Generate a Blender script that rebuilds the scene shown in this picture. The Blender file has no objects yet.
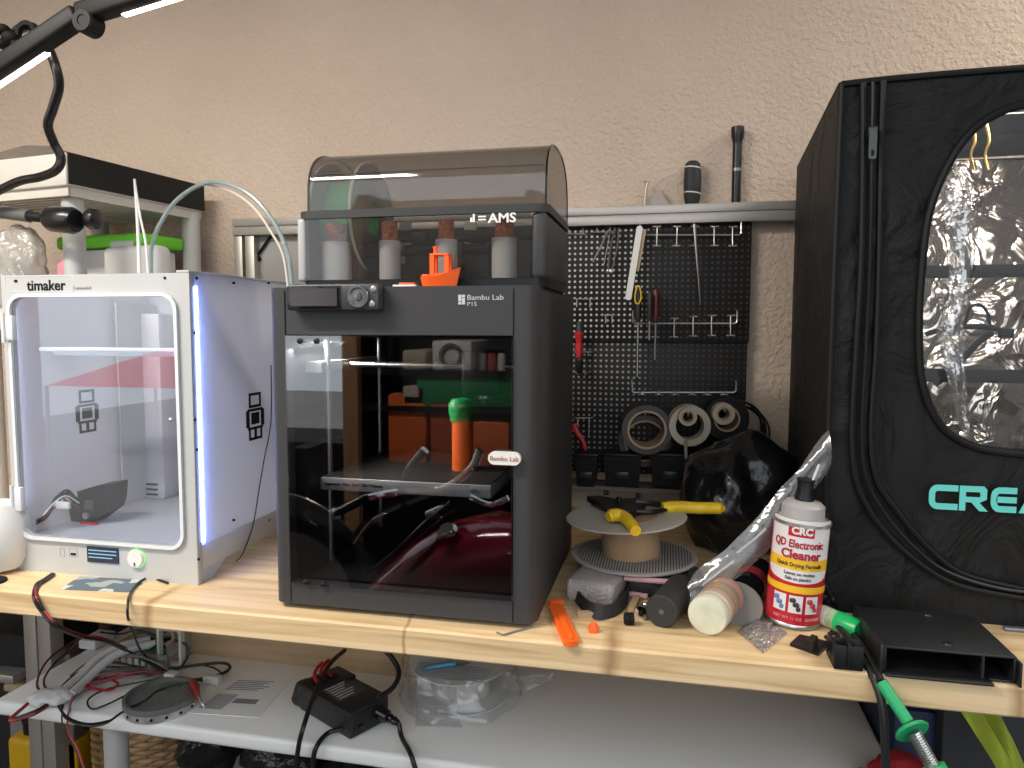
import bpy, bmesh, math, random
from mathutils import Vector, Matrix, noise
random.seed(7)
SC = bpy.context.scene
COL = SC.collection
PI = math.pi
R = math.radians
# ---------------------------------------------------------------- camera model (metres, camera stands at x=0, y=0)
F, PITCH, YAW, ROLL = 718.2, .0769, .2126, .0024
C0 = Vector((0, 0, 1.3055))
fw = Vector((-math.sin(YAW)*math.cos(PITCH), math.cos(YAW)*math.cos(PITCH), -math.sin(PITCH)))
rt = Vector((math.cos(YAW), math.sin(YAW), 0))
up = rt.cross(fw)
r2 = rt*math.cos(ROLL) + up*math.sin(ROLL)
u2 = -rt*math.sin(ROLL) + up*math.cos(ROLL)
def at(px, py, v, ax=1):
    d = fw + r2*((px-512)/F) + u2*((384-py)/F)
    return C0 + d*((v-C0[ax])/d[ax])
def atz(px, py, z=.9): return at(px, py, z, 2)
cd = bpy.data.cameras.new('camera'); cam = bpy.data.objects.new('camera', cd); COL.objects.link(cam)
cd.sensor_width = 36; cd.lens = F/1024*36; cd.clip_start = .02
cam.matrix_world = Matrix.Translation(C0) @ Matrix((r2, u2, -fw)).transposed().to_4x4()
SC.camera = cam
# ---------------------------------------------------------------- materials
MATS = {}
def mat(name, col=(.5,.5,.5), rough=.5, metal=0., bump=0., bscale=200., vary=0., vscale=8., emit=None, estr=1., spec=.5, coat=0., trans=0., sub=0., aniso=None):
    if name in MATS: return MATS[name]
    m = bpy.data.materials.new(name); m.use_nodes = True; nt = m.node_tree
    b = nt.nodes['Principled BSDF']
    b.inputs['Base Color'].default_value = (*col, 1); b.inputs['Roughness'].default_value = rough
    b.inputs['Metallic'].default_value = metal; b.inputs['Specular IOR Level'].default_value = spec
    b.inputs['Coat Weight'].default_value = coat; b.inputs['Transmission Weight'].default_value = trans
    if emit: b.inputs['Emission Color'].default_value = (*emit, 1); b.inputs['Emission Strength'].default_value = estr
    tc = nt.nodes.new('ShaderNodeTexCoord')
    src = tc.outputs['Object']
    if aniso:
        mp = nt.nodes.new('ShaderNodeMapping'); mp.inputs['Scale'].default_value = aniso
        nt.links.new(src, mp.inputs[0]); src = mp.outputs[0]
    if vary:
        n = nt.nodes.new('ShaderNodeTexNoise'); n.inputs['Scale'].default_value = vscale; n.inputs['Detail'].default_value = 4
        nt.links.new(src, n.inputs['Vector'])
        r = nt.nodes.new('ShaderNodeValToRGB'); r.color_ramp.elements[0].position = .3; r.color_ramp.elements[1].position = .7
        r.color_ramp.elements[0].color = (*[max(0, c*(1-vary)) for c in col], 1); r.color_ramp.elements[1].color = (*[min(1, c*(1+vary)) for c in col], 1)
        nt.links.new(n.outputs[0], r.inputs[0]); nt.links.new(r.outputs[0], b.inputs['Base Color'])
    if bump:
        n = nt.nodes.new('ShaderNodeTexNoise'); n.inputs['Scale'].default_value = bscale; n.inputs['Detail'].default_value = 3
        nt.links.new(src, n.inputs['Vector'])
        bp = nt.nodes.new('ShaderNodeBump'); bp.inputs['Strength'].default_value = bump; bp.inputs['Distance'].default_value = .01
        nt.links.new(n.outputs[0], bp.inputs['Height']); nt.links.new(bp.outputs[0], b.inputs['Normal'])
    MATS[name] = m
    return m
def clear(name, tint=(1,1,1), base=.05, edge=.6, rough=.02, wrinkle=0., wscale=30., haze=0., hazecol=(.8,.8,.8)):
    """thin clear plastic or glass: see-through with a mirror share that rises towards grazing"""
    if name in MATS: return MATS[name]
    m = bpy.data.materials.new(name); m.use_nodes = True; nt = m.node_tree
    for n in list(nt.nodes):
        if n.type != 'OUTPUT_MATERIAL': nt.nodes.remove(n)
    out = [n for n in nt.nodes if n.type == 'OUTPUT_MATERIAL'][0]
    N = nt.nodes.new; L = nt.links.new
    t = N('ShaderNodeBsdfTransparent'); t.inputs[0].default_value = (*tint, 1)
    g = N('ShaderNodeBsdfGlossy'); g.inputs['Roughness'].default_value = rough
    lw = N('ShaderNodeLayerWeight'); lw.inputs[0].default_value = .5
    pw = N('ShaderNodeMath'); pw.operation = 'POWER'; pw.inputs[1].default_value = 3
    ma = N('ShaderNodeMath'); ma.operation = 'MULTIPLY_ADD'; ma.inputs[1].default_value = edge; ma.inputs[2].default_value = base
    L(lw.outputs['Facing'], pw.inputs[0]); L(pw.outputs[0], ma.inputs[0])
    last = t.outputs[0]
    if haze:
        d = N('ShaderNodeBsdfDiffuse'); d.inputs[0].default_value = (*hazecol, 1)
        mh = N('ShaderNodeMixShader'); mh.inputs[0].default_value = haze
        L(last, mh.inputs[1]); L(d.outputs[0], mh.inputs[2]); last = mh.outputs[0]
    mx = N('ShaderNodeMixShader'); L(ma.outputs[0], mx.inputs[0]); L(last, mx.inputs[1]); L(g.outputs[0], mx.inputs[2])
    if wrinkle:
        tc = N('ShaderNodeTexCoord'); n = N('ShaderNodeTexNoise'); n.inputs['Scale'].default_value = wscale; n.inputs['Detail'].default_value = 3
        L(tc.outputs['Object'], n.inputs['Vector'])
        bp = N('ShaderNodeBump'); bp.inputs['Strength'].default_value = wrinkle; bp.inputs['Distance'].default_value = .02
        L(n.outputs[0], bp.inputs['Height']); L(bp.outputs[0], g.inputs['Normal']); L(bp.outputs[0], lw.inputs['Normal'])
    L(mx.outputs[0], out.inputs[0])
    MATS[name] = m
    return m
# ---------------------------------------------------------------- object helpers
def wloc(o):
    v = Vector((0,0,0))
    while o: v = v + o.location; o = o.parent
    return v
def tag(o, label=None, cat=None, group=None, kind=None):
    if label: o['label'] = label
    if cat: o['category'] = cat
    if group: o['group'] = group
    if kind: o['kind'] = kind
    return o
def thing(name, label, cat, loc=(0,0,0), rot=(0,0,0), group=None):
    o = bpy.data.objects.new(name, None); COL.objects.link(o); o.empty_display_size = .02
    o.location = loc; o.rotation_euler = rot
    return tag(o, label, cat, group)
def crom(pts, k=6, closed=False):
    pts = [Vector(p) for p in pts]
    if len(pts) < 3: return pts
    n = len(pts); out = []
    for i in range(n if closed else n-1):
        g = (lambda j: pts[j % n]) if closed else (lambda j: pts[max(0, min(n-1, j))])
        a, b, c, d = g(i-1), g(i), g(i+1), g(i+2)
        for s in range(k):
            t = s/k
            out.append(.5*((2*b) + (c-a)*t + (2*a-5*b+4*c-d)*t*t + (3*b-a-3*c+d)*t**3))
    if not closed: out.append(pts[-1])
    return out
def frame_of(w):
    w = Vector(w).normalized(); a = Vector((0,0,1)) if abs(w.z) < .9 else Vector((1,0,0))
    u = a.cross(w).normalized(); return u, w.cross(u), w
class M:
    def __init__(s): s.b = bmesh.new()
    def box(s, x0, x1, y0, y1, z0, z1, bev=0, seg=2, mx=None):
        t = bmesh.new(); bmesh.ops.create_cube(t, size=1)
        for v in t.verts: v.co = Vector(((x0+x1)/2+v.co.x*(x1-x0), (y0+y1)/2+v.co.y*(y1-y0), (z0+z1)/2+v.co.z*(z1-z0)))
        if bev: bmesh.ops.bevel(t, geom=t.edges[:], offset=bev, segments=seg, affect='EDGES', profile=.5)
        return s.add(t, mx)
    def add(s, t, mx=None):
        if mx is not None: t.transform(mx)
        me = bpy.data.meshes.new('t'); t.to_mesh(me); t.free(); s.b.from_mesh(me); bpy.data.meshes.remove(me); return s
    def ring_loft(s, rings, cap=True, closed=False):
        vs = [[s.b.verts.new(p) for p in r] for r in rings]; n = len(vs[0])
        for a, b in zip(vs, vs[1:]+([vs[0]] if closed else [])):
            for i in range(n): s.b.faces.new((a[i], a[(i+1) % n], b[(i+1) % n], b[i]))
        if cap and not closed:
            s.b.faces.new(list(reversed(vs[0]))); s.b.faces.new(vs[-1])
        return s
    def cyl(s, p0, p1, r0, r1=None, n=24):
        p0 = Vector(p0); p1 = Vector(p1); r1 = r0 if r1 is None else r1
        u, v, w = frame_of(p1-p0)
        return s.ring_loft([[p+(u*math.cos(2*PI*i/n)+v*math.sin(2*PI*i/n))*r for i in range(n)] for p, r in ((p0, r0), (p1, r1))])
    def lathe(s, prof, o=(0,0,0), ax=(0,0,1), n=32, closed=False):
        o = Vector(o); u, v, w = frame_of(ax)
        return s.ring_loft([[o+w*h+(u*math.cos(2*PI*i/n)+v*math.sin(2*PI*i/n))*max(r, 1e-5) for i in range(n)] for r, h in prof], closed=closed, cap=not closed)
    def tube(s, pts, r, n=8, k=6, closed=False, smooth=True, flat=1.):
        P = crom(pts, k, closed) if smooth else [Vector(p) for p in pts]
        m = len(P); rings = []; u = None
        for i, p in enumerate(P):
            if closed: w = (P[(i+1) % m]-P[i-1])
            else: w = P[min(i+1, m-1)]-P[max(i-1, 0)]
            if w.length < 1e-9: w = Vector((0,0,1))
            w.normalize()
            if u is None: u = frame_of(w)[0]
            u = (u-w*u.dot(w)); u = u.normalized() if u.length > 1e-6 else frame_of(w)[0]
            v = w.cross(u)
            rr = r if not isinstance(r, (list, tuple)) else r[0]+(r[-1]-r[0])*i/(m-1) if len(r) == 2 else r[min(len(r)-1, int(i/(m-1)*(len(r)-1)+.5))]
            rings.append([p+u*math.cos(2*PI*j/n)*rr+v*math.sin(2*PI*j/n)*rr*flat for j in range(n)])
        return s.ring_loft(rings, closed=closed)
    def prism(s, poly, o, u, v, w):
        """polygon poly (a,b) laid out from o along u and v, pushed along w"""
        o, u, v, w = map(Vector, (o, u, v, w))
        a = [o+u*p[0]+v*p[1] for p in poly]
        return s.ring_loft([a, [p+w for p in a]])
    def holed(s, outer, inner, o, u, v, w):
        o, u, v, w = map(Vector, (o, u, v, w))
        A = [o+u*p[0]+v*p[1] for p in outer]; B = [o+u*p[0]+v*p[1] for p in inner]
        n = len(A); assert n == len(B)
        q = [[s.b.verts.new(p) for p in r] for r in (A, [p+w for p in A], [p+w for p in B], B)]
        for k in range(4):
            a, b = q[k], q[(k+1) % 4]
            for i in range(n): s.b.faces.new((a[i], a[(i+1) % n], b[(i+1) % n], b[i]))
        return s
    def ball(s, c, r, seg=20, rings=12, mx=None):
        t = bmesh.new(); bmesh.ops.create_uvsphere(t, u_segments=seg, v_segments=rings, radius=1)
        rr = (r, r, r) if not isinstance(r, (list, tuple)) else r
        for v in t.verts: v.co = Vector((v.co.x*rr[0], v.co.y*rr[1], v.co.z*rr[2]))
        if mx is not None: t.transform(mx)
        t.transform(Matrix.Translation(Vector(c))); return s.add(t)
    def sheet(s, fn, nu, nv, th=0):
        """surface fn(u,v) with thickness th"""
        g = [[Vector(fn(i/nu, j/nv)) for j in range(nv+1)] for i in range(nu+1)]
        V = [[s.b.verts.new(p) for p in r] for r in g]
        for i in range(nu):
            for j in range(nv): s.b.faces.new((V[i][j], V[i+1][j], V[i+1][j+1], V[i][j+1]))
        if th:
            nn = [[None]*(nv+1) for _ in range(nu+1)]
            for i in range(nu+1):
                for j in range(nv+1):
                    a = g[min(i+1, nu)][j]-g[max(i-1, 0)][j]; b = g[i][min(j+1, nv)]-g[i][max(j-1, 0)]
                    c = a.cross(b); nn[i][j] = s.b.verts.new(g[i][j]-(c.normalized() if c.length > 1e-12 else Vector((0,0,1)))*th)
            for i in range(nu):
                for j in range(nv): s.b.faces.new((nn[i][j], nn[i][j+1], nn[i+1][j+1], nn[i+1][j]))
            for i in range(nu):
                s.b.faces.new((V[i][0], nn[i][0], nn[i+1][0], V[i+1][0])); s.b.faces.new((V[i+1][nv], nn[i+1][nv], nn[i][nv], V[i][nv]))
            for j in range(nv):
                s.b.faces.new((V[0][j+1], nn[0][j+1], nn[0][j], V[0][j])); s.b.faces.new((V[nu][j], nn[nu][j], nn[nu][j+1], V[nu][j+1]))
        return s
    def build(s, name, m, parent=None, label=None, cat=None, group=None, kind=None, local=False, ang=35, normals=True):
        """world coordinates unless local; the object's origin goes to the base of the mesh"""
        if normals: bmesh.ops.recalc_face_normals(s.b, faces=s.b.faces[:])
        if parent is not None: off = Vector((0,0,0)) if local else wloc(parent)
        else:
            vs = s.b.verts; lo = [min(v.co[i] for v in vs) for i in range(3)]; hi = [max(v.co[i] for v in vs) for i in range(3)]
            off = Vector(((lo[0]+hi[0])/2, (lo[1]+hi[1])/2, lo[2]))
        s.b.transform(Matrix.Translation(-off))
        me = bpy.data.meshes.new(name); s.b.to_mesh(me); s.b.free()
        me.materials.append(m); me.shade_smooth(); me.set_sharp_from_angle(angle=R(ang))
        o = bpy.data.objects.new(name, me); COL.objects.link(o)
        if parent is not None: o.parent = parent
        else: o.location = off
        return tag(o, label, cat, group, kind)
def rrect(x0, x1, z0, z1, r, n=6):
    out = []
    for cx, cz, a0 in ((x1-r, z0+r, -90), (x1-r, z1-r, 0), (x0+r, z1-r, 90), (x0+r, z0+r, 180)):
        for i in range(n+1):
            a = R(a0+90*i/n); out.append((cx+r*math.cos(a), cz+r*math.sin(a)))
    return out
def text(body, size, pos, m, parent, rot=(PI/2,0,0), sx=1., ext=.0004, name='lettering', cyl=None, local=False, bold=0., align='LEFT', shear=0.):
    """lettering standing slightly proud of its surface; cyl=(radius, axis origin) wraps it round a can"""
    cu = bpy.data.curves.new('txt', 'FONT'); cu.body = body; cu.size = size; cu.extrude = ext; cu.resolution_u = 3; cu.offset = bold; cu.align_x = align; cu.shear = shear
    to = bpy.data.objects.new('txt', cu); COL.objects.link(to); bpy.context.view_layer.update()
    me = bpy.data.meshes.new_from_object(to.evaluated_get(bpy.context.evaluated_depsgraph_get()))
    bpy.data.objects.remove(to); bpy.data.curves.remove(cu)
    b = bmesh.new(); b.from_mesh(me); bpy.data.meshes.remove(me)
    b.transform(Matrix.Diagonal((sx, 1, 1, 1)))
    if cyl:
        rad = cyl
        for v in b.verts:
            a = (v.co.x+pos[0])/rad; rr = rad+v.co.z+ext*1.2
            v.co = Vector((math.sin(a)*rr, -math.cos(a)*rr, v.co.y+pos[2]))
    else:
        from mathutils import Euler
        b.transform(Matrix.Translation(Vector(pos)) @ Euler(rot).to_matrix().to_4x4())
        if not local: b.transform(Matrix.Translation(-wloc(parent)))
    me = bpy.data.meshes.new(name); b.to_mesh(me); b.free(); me.materials.append(m)
    o = bpy.data.objects.new(name, me); COL.objects.link(o); o.parent = parent
    return o
def copy_tree(o, parent=None):
    c = o.copy(); COL.objects.link(c); c.parent = parent
    for ch in list(o.children): copy_tree(ch, c)
    return c
# ---------------------------------------------------------------- palette
black = mat('black_plastic', (.009,.009,.010), .42, bump=.05, spec=.3)
blackm = mat('black_matte', (.007,.007,.007), .7, spec=.2)
gloss = mat('black_gloss', (.006,.006,.007), .12)
white = mat('white_plastic', (.72,.71,.68), .45, vary=.05)
steel = mat('bright_steel', (.62,.62,.62), .3, 1.)
chrome = mat('chrome', (.8,.8,.8), .08, 1.)
orange = mat('orange_plastic', (.95,.12,.012), .4)
yellow = mat('yellow_grip', (.85,.55,.02), .4, vary=.12, vscale=60)
card = mat('cardboard', (.38,.24,.13), .85, vary=.12, vscale=30)
alu = mat('anodised_aluminium', (.43,.395,.35), .42, .6, vary=.06, vscale=5)
redp = mat('red_plastic', (.5,.015,.02), .4)
green = mat('green_plastic', (.02,.32,.08), .4)
cable = mat('black_cable', (.009,.009,.010), .4)
redc = mat('red_cable', (.28,.01,.02), .4)
bag = clear('clear_bag', (.93,.93,.93), .10, .8, .12, .9, 40, haze=.06)
pbag = clear('clear_thin_plastic', (.97,.97,.97), .05, .5, .1, .6, 30, haze=.05)
# ================================================================ THE SETTING
def stucco():
    m = bpy.data.materials.new('beige_stucco'); m.use_nodes = True; nt = m.node_tree; b = nt.nodes['Principled BSDF']; N = nt.nodes.new; L = nt.links.new
    b.inputs['Roughness'].default_value = .75
    tc = N('ShaderNodeTexCoord')
    n1 = N('ShaderNodeTexNoise'); n1.inputs['Scale'].default_value = 3; n1.inputs['Detail'].default_value = 4
    cr = N('ShaderNodeValToRGB'); cr.color_ramp.elements[0].color = (.53,.415,.32,1); cr.color_ramp.elements[1].color = (.585,.46,.36,1)
    cr.color_ramp.elements[0].position = .35; cr.color_ramp.elements[1].position = .65
    L(tc.outputs['Object'], n1.inputs['Vector']); L(n1.outputs[0], cr.inputs[0]); L(cr.outputs[0], b.inputs['Base Color'])
    n2 = N('ShaderNodeTexNoise'); n2.inputs['Scale'].default_value = 105; n2.inputs['Detail'].default_value = 3; n2.inputs['Distortion'].default_value = .25
    r2_ = N('ShaderNodeValToRGB'); r2_.color_ramp.elements[0].position = .42; r2_.color_ramp.elements[1].position = .62
    bp = N('ShaderNodeBump'); bp.inputs['Strength'].default_value = .55; bp.inputs['Distance'].default_value = .003
    L(tc.outputs['Object'], n2.inputs['Vector']); L(n2.outputs[0], r2_.inputs[0]); L(r2_.outputs[0], bp.inputs['Height']); L(bp.outputs[0], b.inputs['Normal'])
    return m
st = stucco()
M().box(-3.2, 2.6, 1.62, 1.74, 0, 2.6).build('wall_back', st, kind='structure')
M().box(-3.3, -3.2, -1.2, 1.74, 0, 2.6).build('wall_left', st, kind='structure')
M().box(2.6, 2.7, -1.2, 1.74, 0, 2.6).build('wall_right', mat('dark_wall', (.10,.09,.08), .9), kind='structure')
M().box(-3.3, 2.7, -.55, 1.74, 2.6, 2.7).build('ceiling', mat('ceiling_paint', (.6,.57,.52), .9), kind='structure')
M().box(-3.3, 2.7, -1.2, 1.74, -.1, 0).build('floor', mat('garage_concrete', (.07,.068,.065), .7, vary=.25, vscale=4, bump=.1, bscale=60), kind='structure')
M().box(-9, 9, -12, -1.2, -.12, -.01).build('driveway', mat('driveway_concrete', (.20,.195,.185), .9, vary=.1, vscale=2), kind='structure')
# ================================================================ WORKBENCH
def wood():
    m = bpy.data.materials.new('pale_pine'); m.use_nodes = True; nt = m.node_tree; b = nt.nodes['Principled BSDF']; N = nt.nodes.new; L = nt.links.new
    b.inputs['Roughness'].default_value = .6
    tc = N('ShaderNodeTexCoord'); mp = N('ShaderNodeMapping'); mp.inputs['Scale'].default_value = (.9, 11, 22)
    L(tc.outputs['Object'], mp.inputs[0])
    n = N('ShaderNodeTexNoise'); n.inputs['Scale'].default_value = 2.6; n.inputs['Detail'].default_value = 6; n.inputs['Distortion'].default_value = 1.3
    L(mp.outputs[0], n.inputs['Vector'])
    cr = N('ShaderNodeValToRGB'); e = cr.color_ramp.elements; e[0].position = .3; e[0].color = (.50,.325,.155,1); e[1].position = .62; e[1].color = (.74,.545,.315,1)
    e2 = cr.color_ramp.elements.new(.48); e2.color = (.66,.47,.25,1)
    L(n.outputs[0], cr.inputs[0])
    # knots: dark warped streaks across the board
    sx = N('ShaderNodeSeparateXYZ'); L(tc.outputs['Object'], sx.inputs[0])
    nk = N('ShaderNodeTexNoise'); nk.inputs['Scale'].default_value = 14; L(tc.outputs['Object'], nk.inputs['Vector'])
    last = cr.outputs[0]
    for x0, w in KNOTS:
        s1 = N('ShaderNodeMath'); s1.operation = 'SUBTRACT'; s1.inputs[1].default_value = x0; L(sx.outputs[0], s1.inputs[0])
        s2 = N('ShaderNodeMath'); s2.operation = 'MULTIPLY_ADD'; s2.inputs[1].default_value = .03; L(nk.outputs[0], s2.inputs[0]); L(s1.outputs[0], s2.inputs[2])
        s3 = N('ShaderNodeMath'); s3.operation = 'SUBTRACT'; s3.inputs[1].default_value = .015; L(s2.outputs[0], s3.inputs[0])
        s4 = N('ShaderNodeMath'); s4.operation = 'ABSOLUTE'; L(s3.outputs[0], s4.inputs[0])
        s5 = N('ShaderNodeMapRange'); s5.inputs[1].default_value = 0; s5.inputs[2].default_value = w; s5.inputs[3].default_value = .75; s5.inputs[4].default_value = 0
        L(s4.outputs[0], s5.inputs[0])
        y5 = N('ShaderNodeMapRange'); y5.inputs[1].default_value = -.33; y5.inputs[2].default_value = -.24; y5.inputs[3].default_value = 1; y5.inputs[4].default_value = 0
        L(sx.outputs[1], y5.inputs[0])
        mu = N('ShaderNodeMath'); mu.operation = 'MULTIPLY'; L(s5.outputs[0], mu.inputs[0]); L(y5.outputs[0], mu.inputs[1])
        mx = N('ShaderNodeMixRGB'); mx.inputs[2].default_value = (.27,.13,.05,1); L(mu.outputs[0], mx.inputs[0]); L(last, mx.inputs[1]); last = mx.outputs[0]
    L(last, b.inputs['Base Color'])
    bp = N('ShaderNodeBump'); bp.inputs['Strength'].default_value = .12; bp.inputs['Distance'].default_value = .003; L(n.outputs[0], bp.inputs['Height']); L(bp.outputs[0], b.inputs['Normal'])
    return m
BX0, BX1, BYF, BYB, B = -1.75, 1.3, .8935, 1.615, .9
bc = (BX0+BX1)/2
KNOTS = [(at(403,650,BYF).x-bc, .004), (at(610,655,BYF).x-bc, .016), (at(148,600,BYF).x-bc, .012), (at(1018,700,BYF).x-bc, .012)]
wd = wood()
bench = thing('workbench', 'long workbench with a thick pale pine plank top along the wall', 'workbench', (bc, (BYF+BYB)/2, 0))
M().box(BX0, BX1, BYF, BYB, B-.038, B, .003, 1).build('worktop', wd, bench)
for x in (-1.68, 1.22):
    for y in (1.0, 1.56): M().box(x-.03, x+.03, y-.03, y+.03, 0, B-.038).build('leg', alu, bench)
# ================================================================ ENCLOSED BLACK PRINTER (right of the white one)
PY, PD, PZ = .9234, .389, B
PX = at(271.5, 290, PY+.009).x-.0024; PW = -.1665-PX
PT = PZ+.462
bodym = mat('dark_grey_metal', (.046,.0445,.0445), .5, bump=.03, bscale=400, spec=.3)
bp_ = thing('3d_printer', 'enclosed dark grey 3d printer with dark glass door', 'printer', (PX+PW/2, PY+PD/2, PZ))
wl = at(285.5, 335, PY).x; wr = at(513.5, 335, PY).x; wt = at(400, 335, PY).z; wb = at(400, 592, PY).z
def cshape(z0, z1, open_front):
    r = .018; x0, x1, y0, y1 = PX, PX+PW, PY, PY+PD; t = .012
    if not open_front: return rrect(x0, x1, y0, y1, r)
    o = rrect(x0, x1, y0, y1, r)           # starts front-right corner, ccw
    inner = [(wr, y0+.02), (x1-t, y0+.02), (x1-t, y1-t), (x0+t, y1-t), (x0+t, y0+.02), (wl, y0+.02)]
    return o+[(wl, y0)]+list(reversed(inner))+[(wr, y0)]
b = M()
b.prism(cshape(0,0,False), (0,0,PZ+.008), (1,0,0), (0,1,0), (0,0,wb-PZ-.008))
b.build('lower_body', bodym, bp_)
M().prism(cshape(0,0,False), (0,0,wt), (1,0,0), (0,1,0), (0,0,PT-wt)).build('upper_body', bodym, bp_)
M().prism(cshape(0,0,True), (0,0,wb), (1,0,0), (0,1,0), (0,0,wt-wb)).build('housing', bodym, bp_)
b = M()
for x in (PX+.03, PX+PW-.03):
    for y in (PY+.03, PY+PD-.03): b.cyl((x, y, PZ), (x, y, PZ+.009), .012)
b.build('rubber_feet', blackm, bp_)
# seam lines of the bezel
b = M(); b.box(wl-.0005, wl+.0006, PY-.0012, PY+.001, wt, PT-.004); b.box(wr-.0006, wr+.0005, PY-.0012, PY+.001, wt, PT-.004); b.box(wl-.0005, wl+.0005, PY-.0008, PY+.001, PZ+.01, wb); b.box(wr-.0005, wr+.0005, PY-.0008, PY+.001, PZ+.01, wb)
b.build('bezel_seam', blackm, bp_)
# inside
ix0, ix1, iy1 = PX+.013, PX+PW-.013, PY+PD-.013
b = M(); b.box(ix0, ix1, iy1-.004, iy1, wb, wt); b.box(ix0, ix0+.003, PY+.021, iy1, wb, wt); b.box(ix1-.003, ix1, PY+.021, iy1, wb, wt); b.box(ix0, ix1, PY+.02, iy1, wb, wb+.004); b.box(ix0, ix1, PY+.02, iy1, wt-.004, wt)
b.build('chamber_lining', blackm, bp_)
b = M()
for y in (1.02, 1.22): b.cyl((ix0+.03, y, wb+.004), (ix0+.03, y, wt-.004), .005); b.cyl((ix1-.03, y, wb+.004), (ix1-.03, y, wt-.004), .005)
b.build('guide_rod', steel, bp_)
b = M(); b.box(ix0, ix0+.03, PY+.03, PY+.16, wb+.004, at(330, 445, .99).z); b.build('bed_column', black, bp_)
g = M(); gz = wt-.05; g.cyl((ix0+.01, 1.1, gz), (ix1-.01, 1.1, gz), .005); g.box(ix0+.003, ix0+.03, 1.0, 1.25, gz-.008, gz+.008); g.box(ix1-.03, ix1-.003, 1.0, 1.25, gz-.008, gz+.008)
g.build('gantry', steel, bp_)
hx = at(470, 400, 1.08).x
h = M().box(hx-.012, hx+.05, 1.07, 1.13, gz-.045, gz+.025, .006).build('print_head', black, bp_)
M().lathe([(.012,0),(.012,-.006),(.003,-.016)], (hx+.02, 1.1, gz-.045)).build('nozzle', steel, h)
# heated bed
bdl = at(320, 488, .99); bdr = at(491, 488, .99)
bed = M().box(bdl.x, bdr.x, .99, 1.245, at(400,494,.99).z, at(400,482,.99).z+.001, .002).build('print_bed', mat('bed_aluminium', (.50,.50,.49), .4, .3), bp_)
bz = at(400,482,.99).z+.001
M().box(bdl.x+.004, bdr.x-.002, .994, 1.24, bz, bz+.0015).build('build_plate', mat('textured_plate', (.03,.026,.022), .5, bump=.2, bscale=900), bed)
text('Supertack   Max  256 * 256 * 256mm', .0062, (bdl.x+.008, .9895, bz-.011), blackm, bed, bold=.0001)
M().box(bdr.x-.03, bdr.x-.015, .987, .99, bz-.011, bz-.003, .001).build('latch', steel, bed)
# printed tower standing on the plate
tx, ty = at(462.5, 475, 1.09).x, 1.09
tz = bz+.0015
tw = at(473, 450, ty).x-at(453, 450, ty).x
tow = thing('printed_tower', 'tall orange printed cylinder with a green bulb top standing on the print bed', 'print', (tx, ty, tz))
zt = at(462, 421, ty).z; zg = at(462, 398, ty).z
M().lathe([(tw/2,0),(tw/2,zt-tz)], (tx,ty,tz), n=28).build('shaft', mat('orange_print', (.95,.16,.02), .5, emit=None), tow)
M().lathe([(tw*.52,0),(tw*.53,.006),(tw*.6,.014),(tw*.6,(zg-zt)*.75),(tw*.45,(zg-zt)*.95),(tw*.2,zg-zt)], (tx-.002,ty,zt), n=28).build('green_top', mat('green_print', (.02,.42,.1), .5), tow)
cl_ = bpy.data.lights.new('chamber_light','AREA'); cl_.shape = 'RECTANGLE'; cl_.size = .012; cl_.size_y = .16; cl_.energy = 1.6; cl_.color = (1,.97,.93)
co_ = bpy.data.objects.new('chamber_light', cl_); COL.objects.link(co_); co_.parent = bp_; co_.location = Vector((ix0+.02, PY+.09, wt-.016))-bp_.location; co_.rotation_euler = (0, R(-38), 0)
M().box(ix0+.004, ix0+.016, PY+.03, PY+.17, wt-.014, wt-.006, .002).build('light_bar', white, bp_)
# front glass door
doorg = clear('tinted_door_glass', (.70,.70,.71), .13, .5, .0)
dy = PY-.0045
d = M().box(wl+.0015, wr-.0015, dy, PY-.0005, wb+.0015, wt-.0015).build('door', doorg, bp_)
for px_, py_ in ((300,341),(317,341),(306,582),(323,584)):
    p = at(px_, py_, dy)
    M().lathe([(.0042,0),(.0042,.002),(.0025,.003)], (p.x, dy, p.z), (0,-1,0), 16).build('hinge_cap', black, d)
p0 = at(488, 458, dy-.008); p1 = at(520.5, 458, dy-.008)
hd = M().prism(rrect(p0.x, p1.x, p0.z-.0085, p0.z+.0085, .0084, 8), (0,dy-.008,0), (1,0,0), (0,0,1), (0,.007,0)).build('door_handle', mat('handle_white', (.8,.74,.68), .35), d)
text('Bambu Lab', .0088, ((p0.x+p1.x)/2, dy-.0083, p0.z-.003), mat('handle_print', (.35,.16,.1), .5), hd, align='CENTER')
# display and dial
sx0, sx1 = at(287,296,PY-.02).x, at(379,296,PY-.02).x; sz0, sz1 = at(330,310.5,PY-.02).z, at(330,284,PY-.02).z
scr = M().box(sx0, sx1, PY-.022, PY, sz0, sz1, .004).build('display_unit', mat('display_grey', (.045,.045,.046), .35), bp_)
pm = at(341,296,PY-.022).x
M().box(sx0+.002, pm, PY-.0235, PY-.02, sz0+.002, sz1-.002, .001).build('screen_bezel', gloss, scr)
M().box(sx0+.007, pm-.005, PY-.0242, PY-.0232, sz0+.006, sz1-.006).build('screen', mat('dim_screen', (.035,.025,.024), .15), scr)
kp = at(358.5,296.5,PY-.024)
M().lathe([(.0155,0),(.0155,.004),(.0145,.0055),(.012,.0055),(.010,.004),(.006,.004),(.005,.006),(0,.0065)], (kp.x,PY-.022,kp.z), (0,-1,0), 36).build('dial', mat('dial_grey', (.16,.16,.16), .25, .6), scr)
for q in ((373.5,289),(372,304)):
    p = at(*q, PY-.023); M().lathe([(.0042,0),(.0042,.002),(.002,.003)], (p.x,PY-.022,p.z), (0,-1,0), 16).build('button', mat('button_grey', (.3,.3,.3), .3, .5), scr)
p = at(467,302,PY)
text('Bambu Lab', .0098, (p.x, PY-.0006, at(467,300,PY).z), mat('pale_print', (.55,.55,.55), .5), bp_, sx=1.15)
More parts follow.
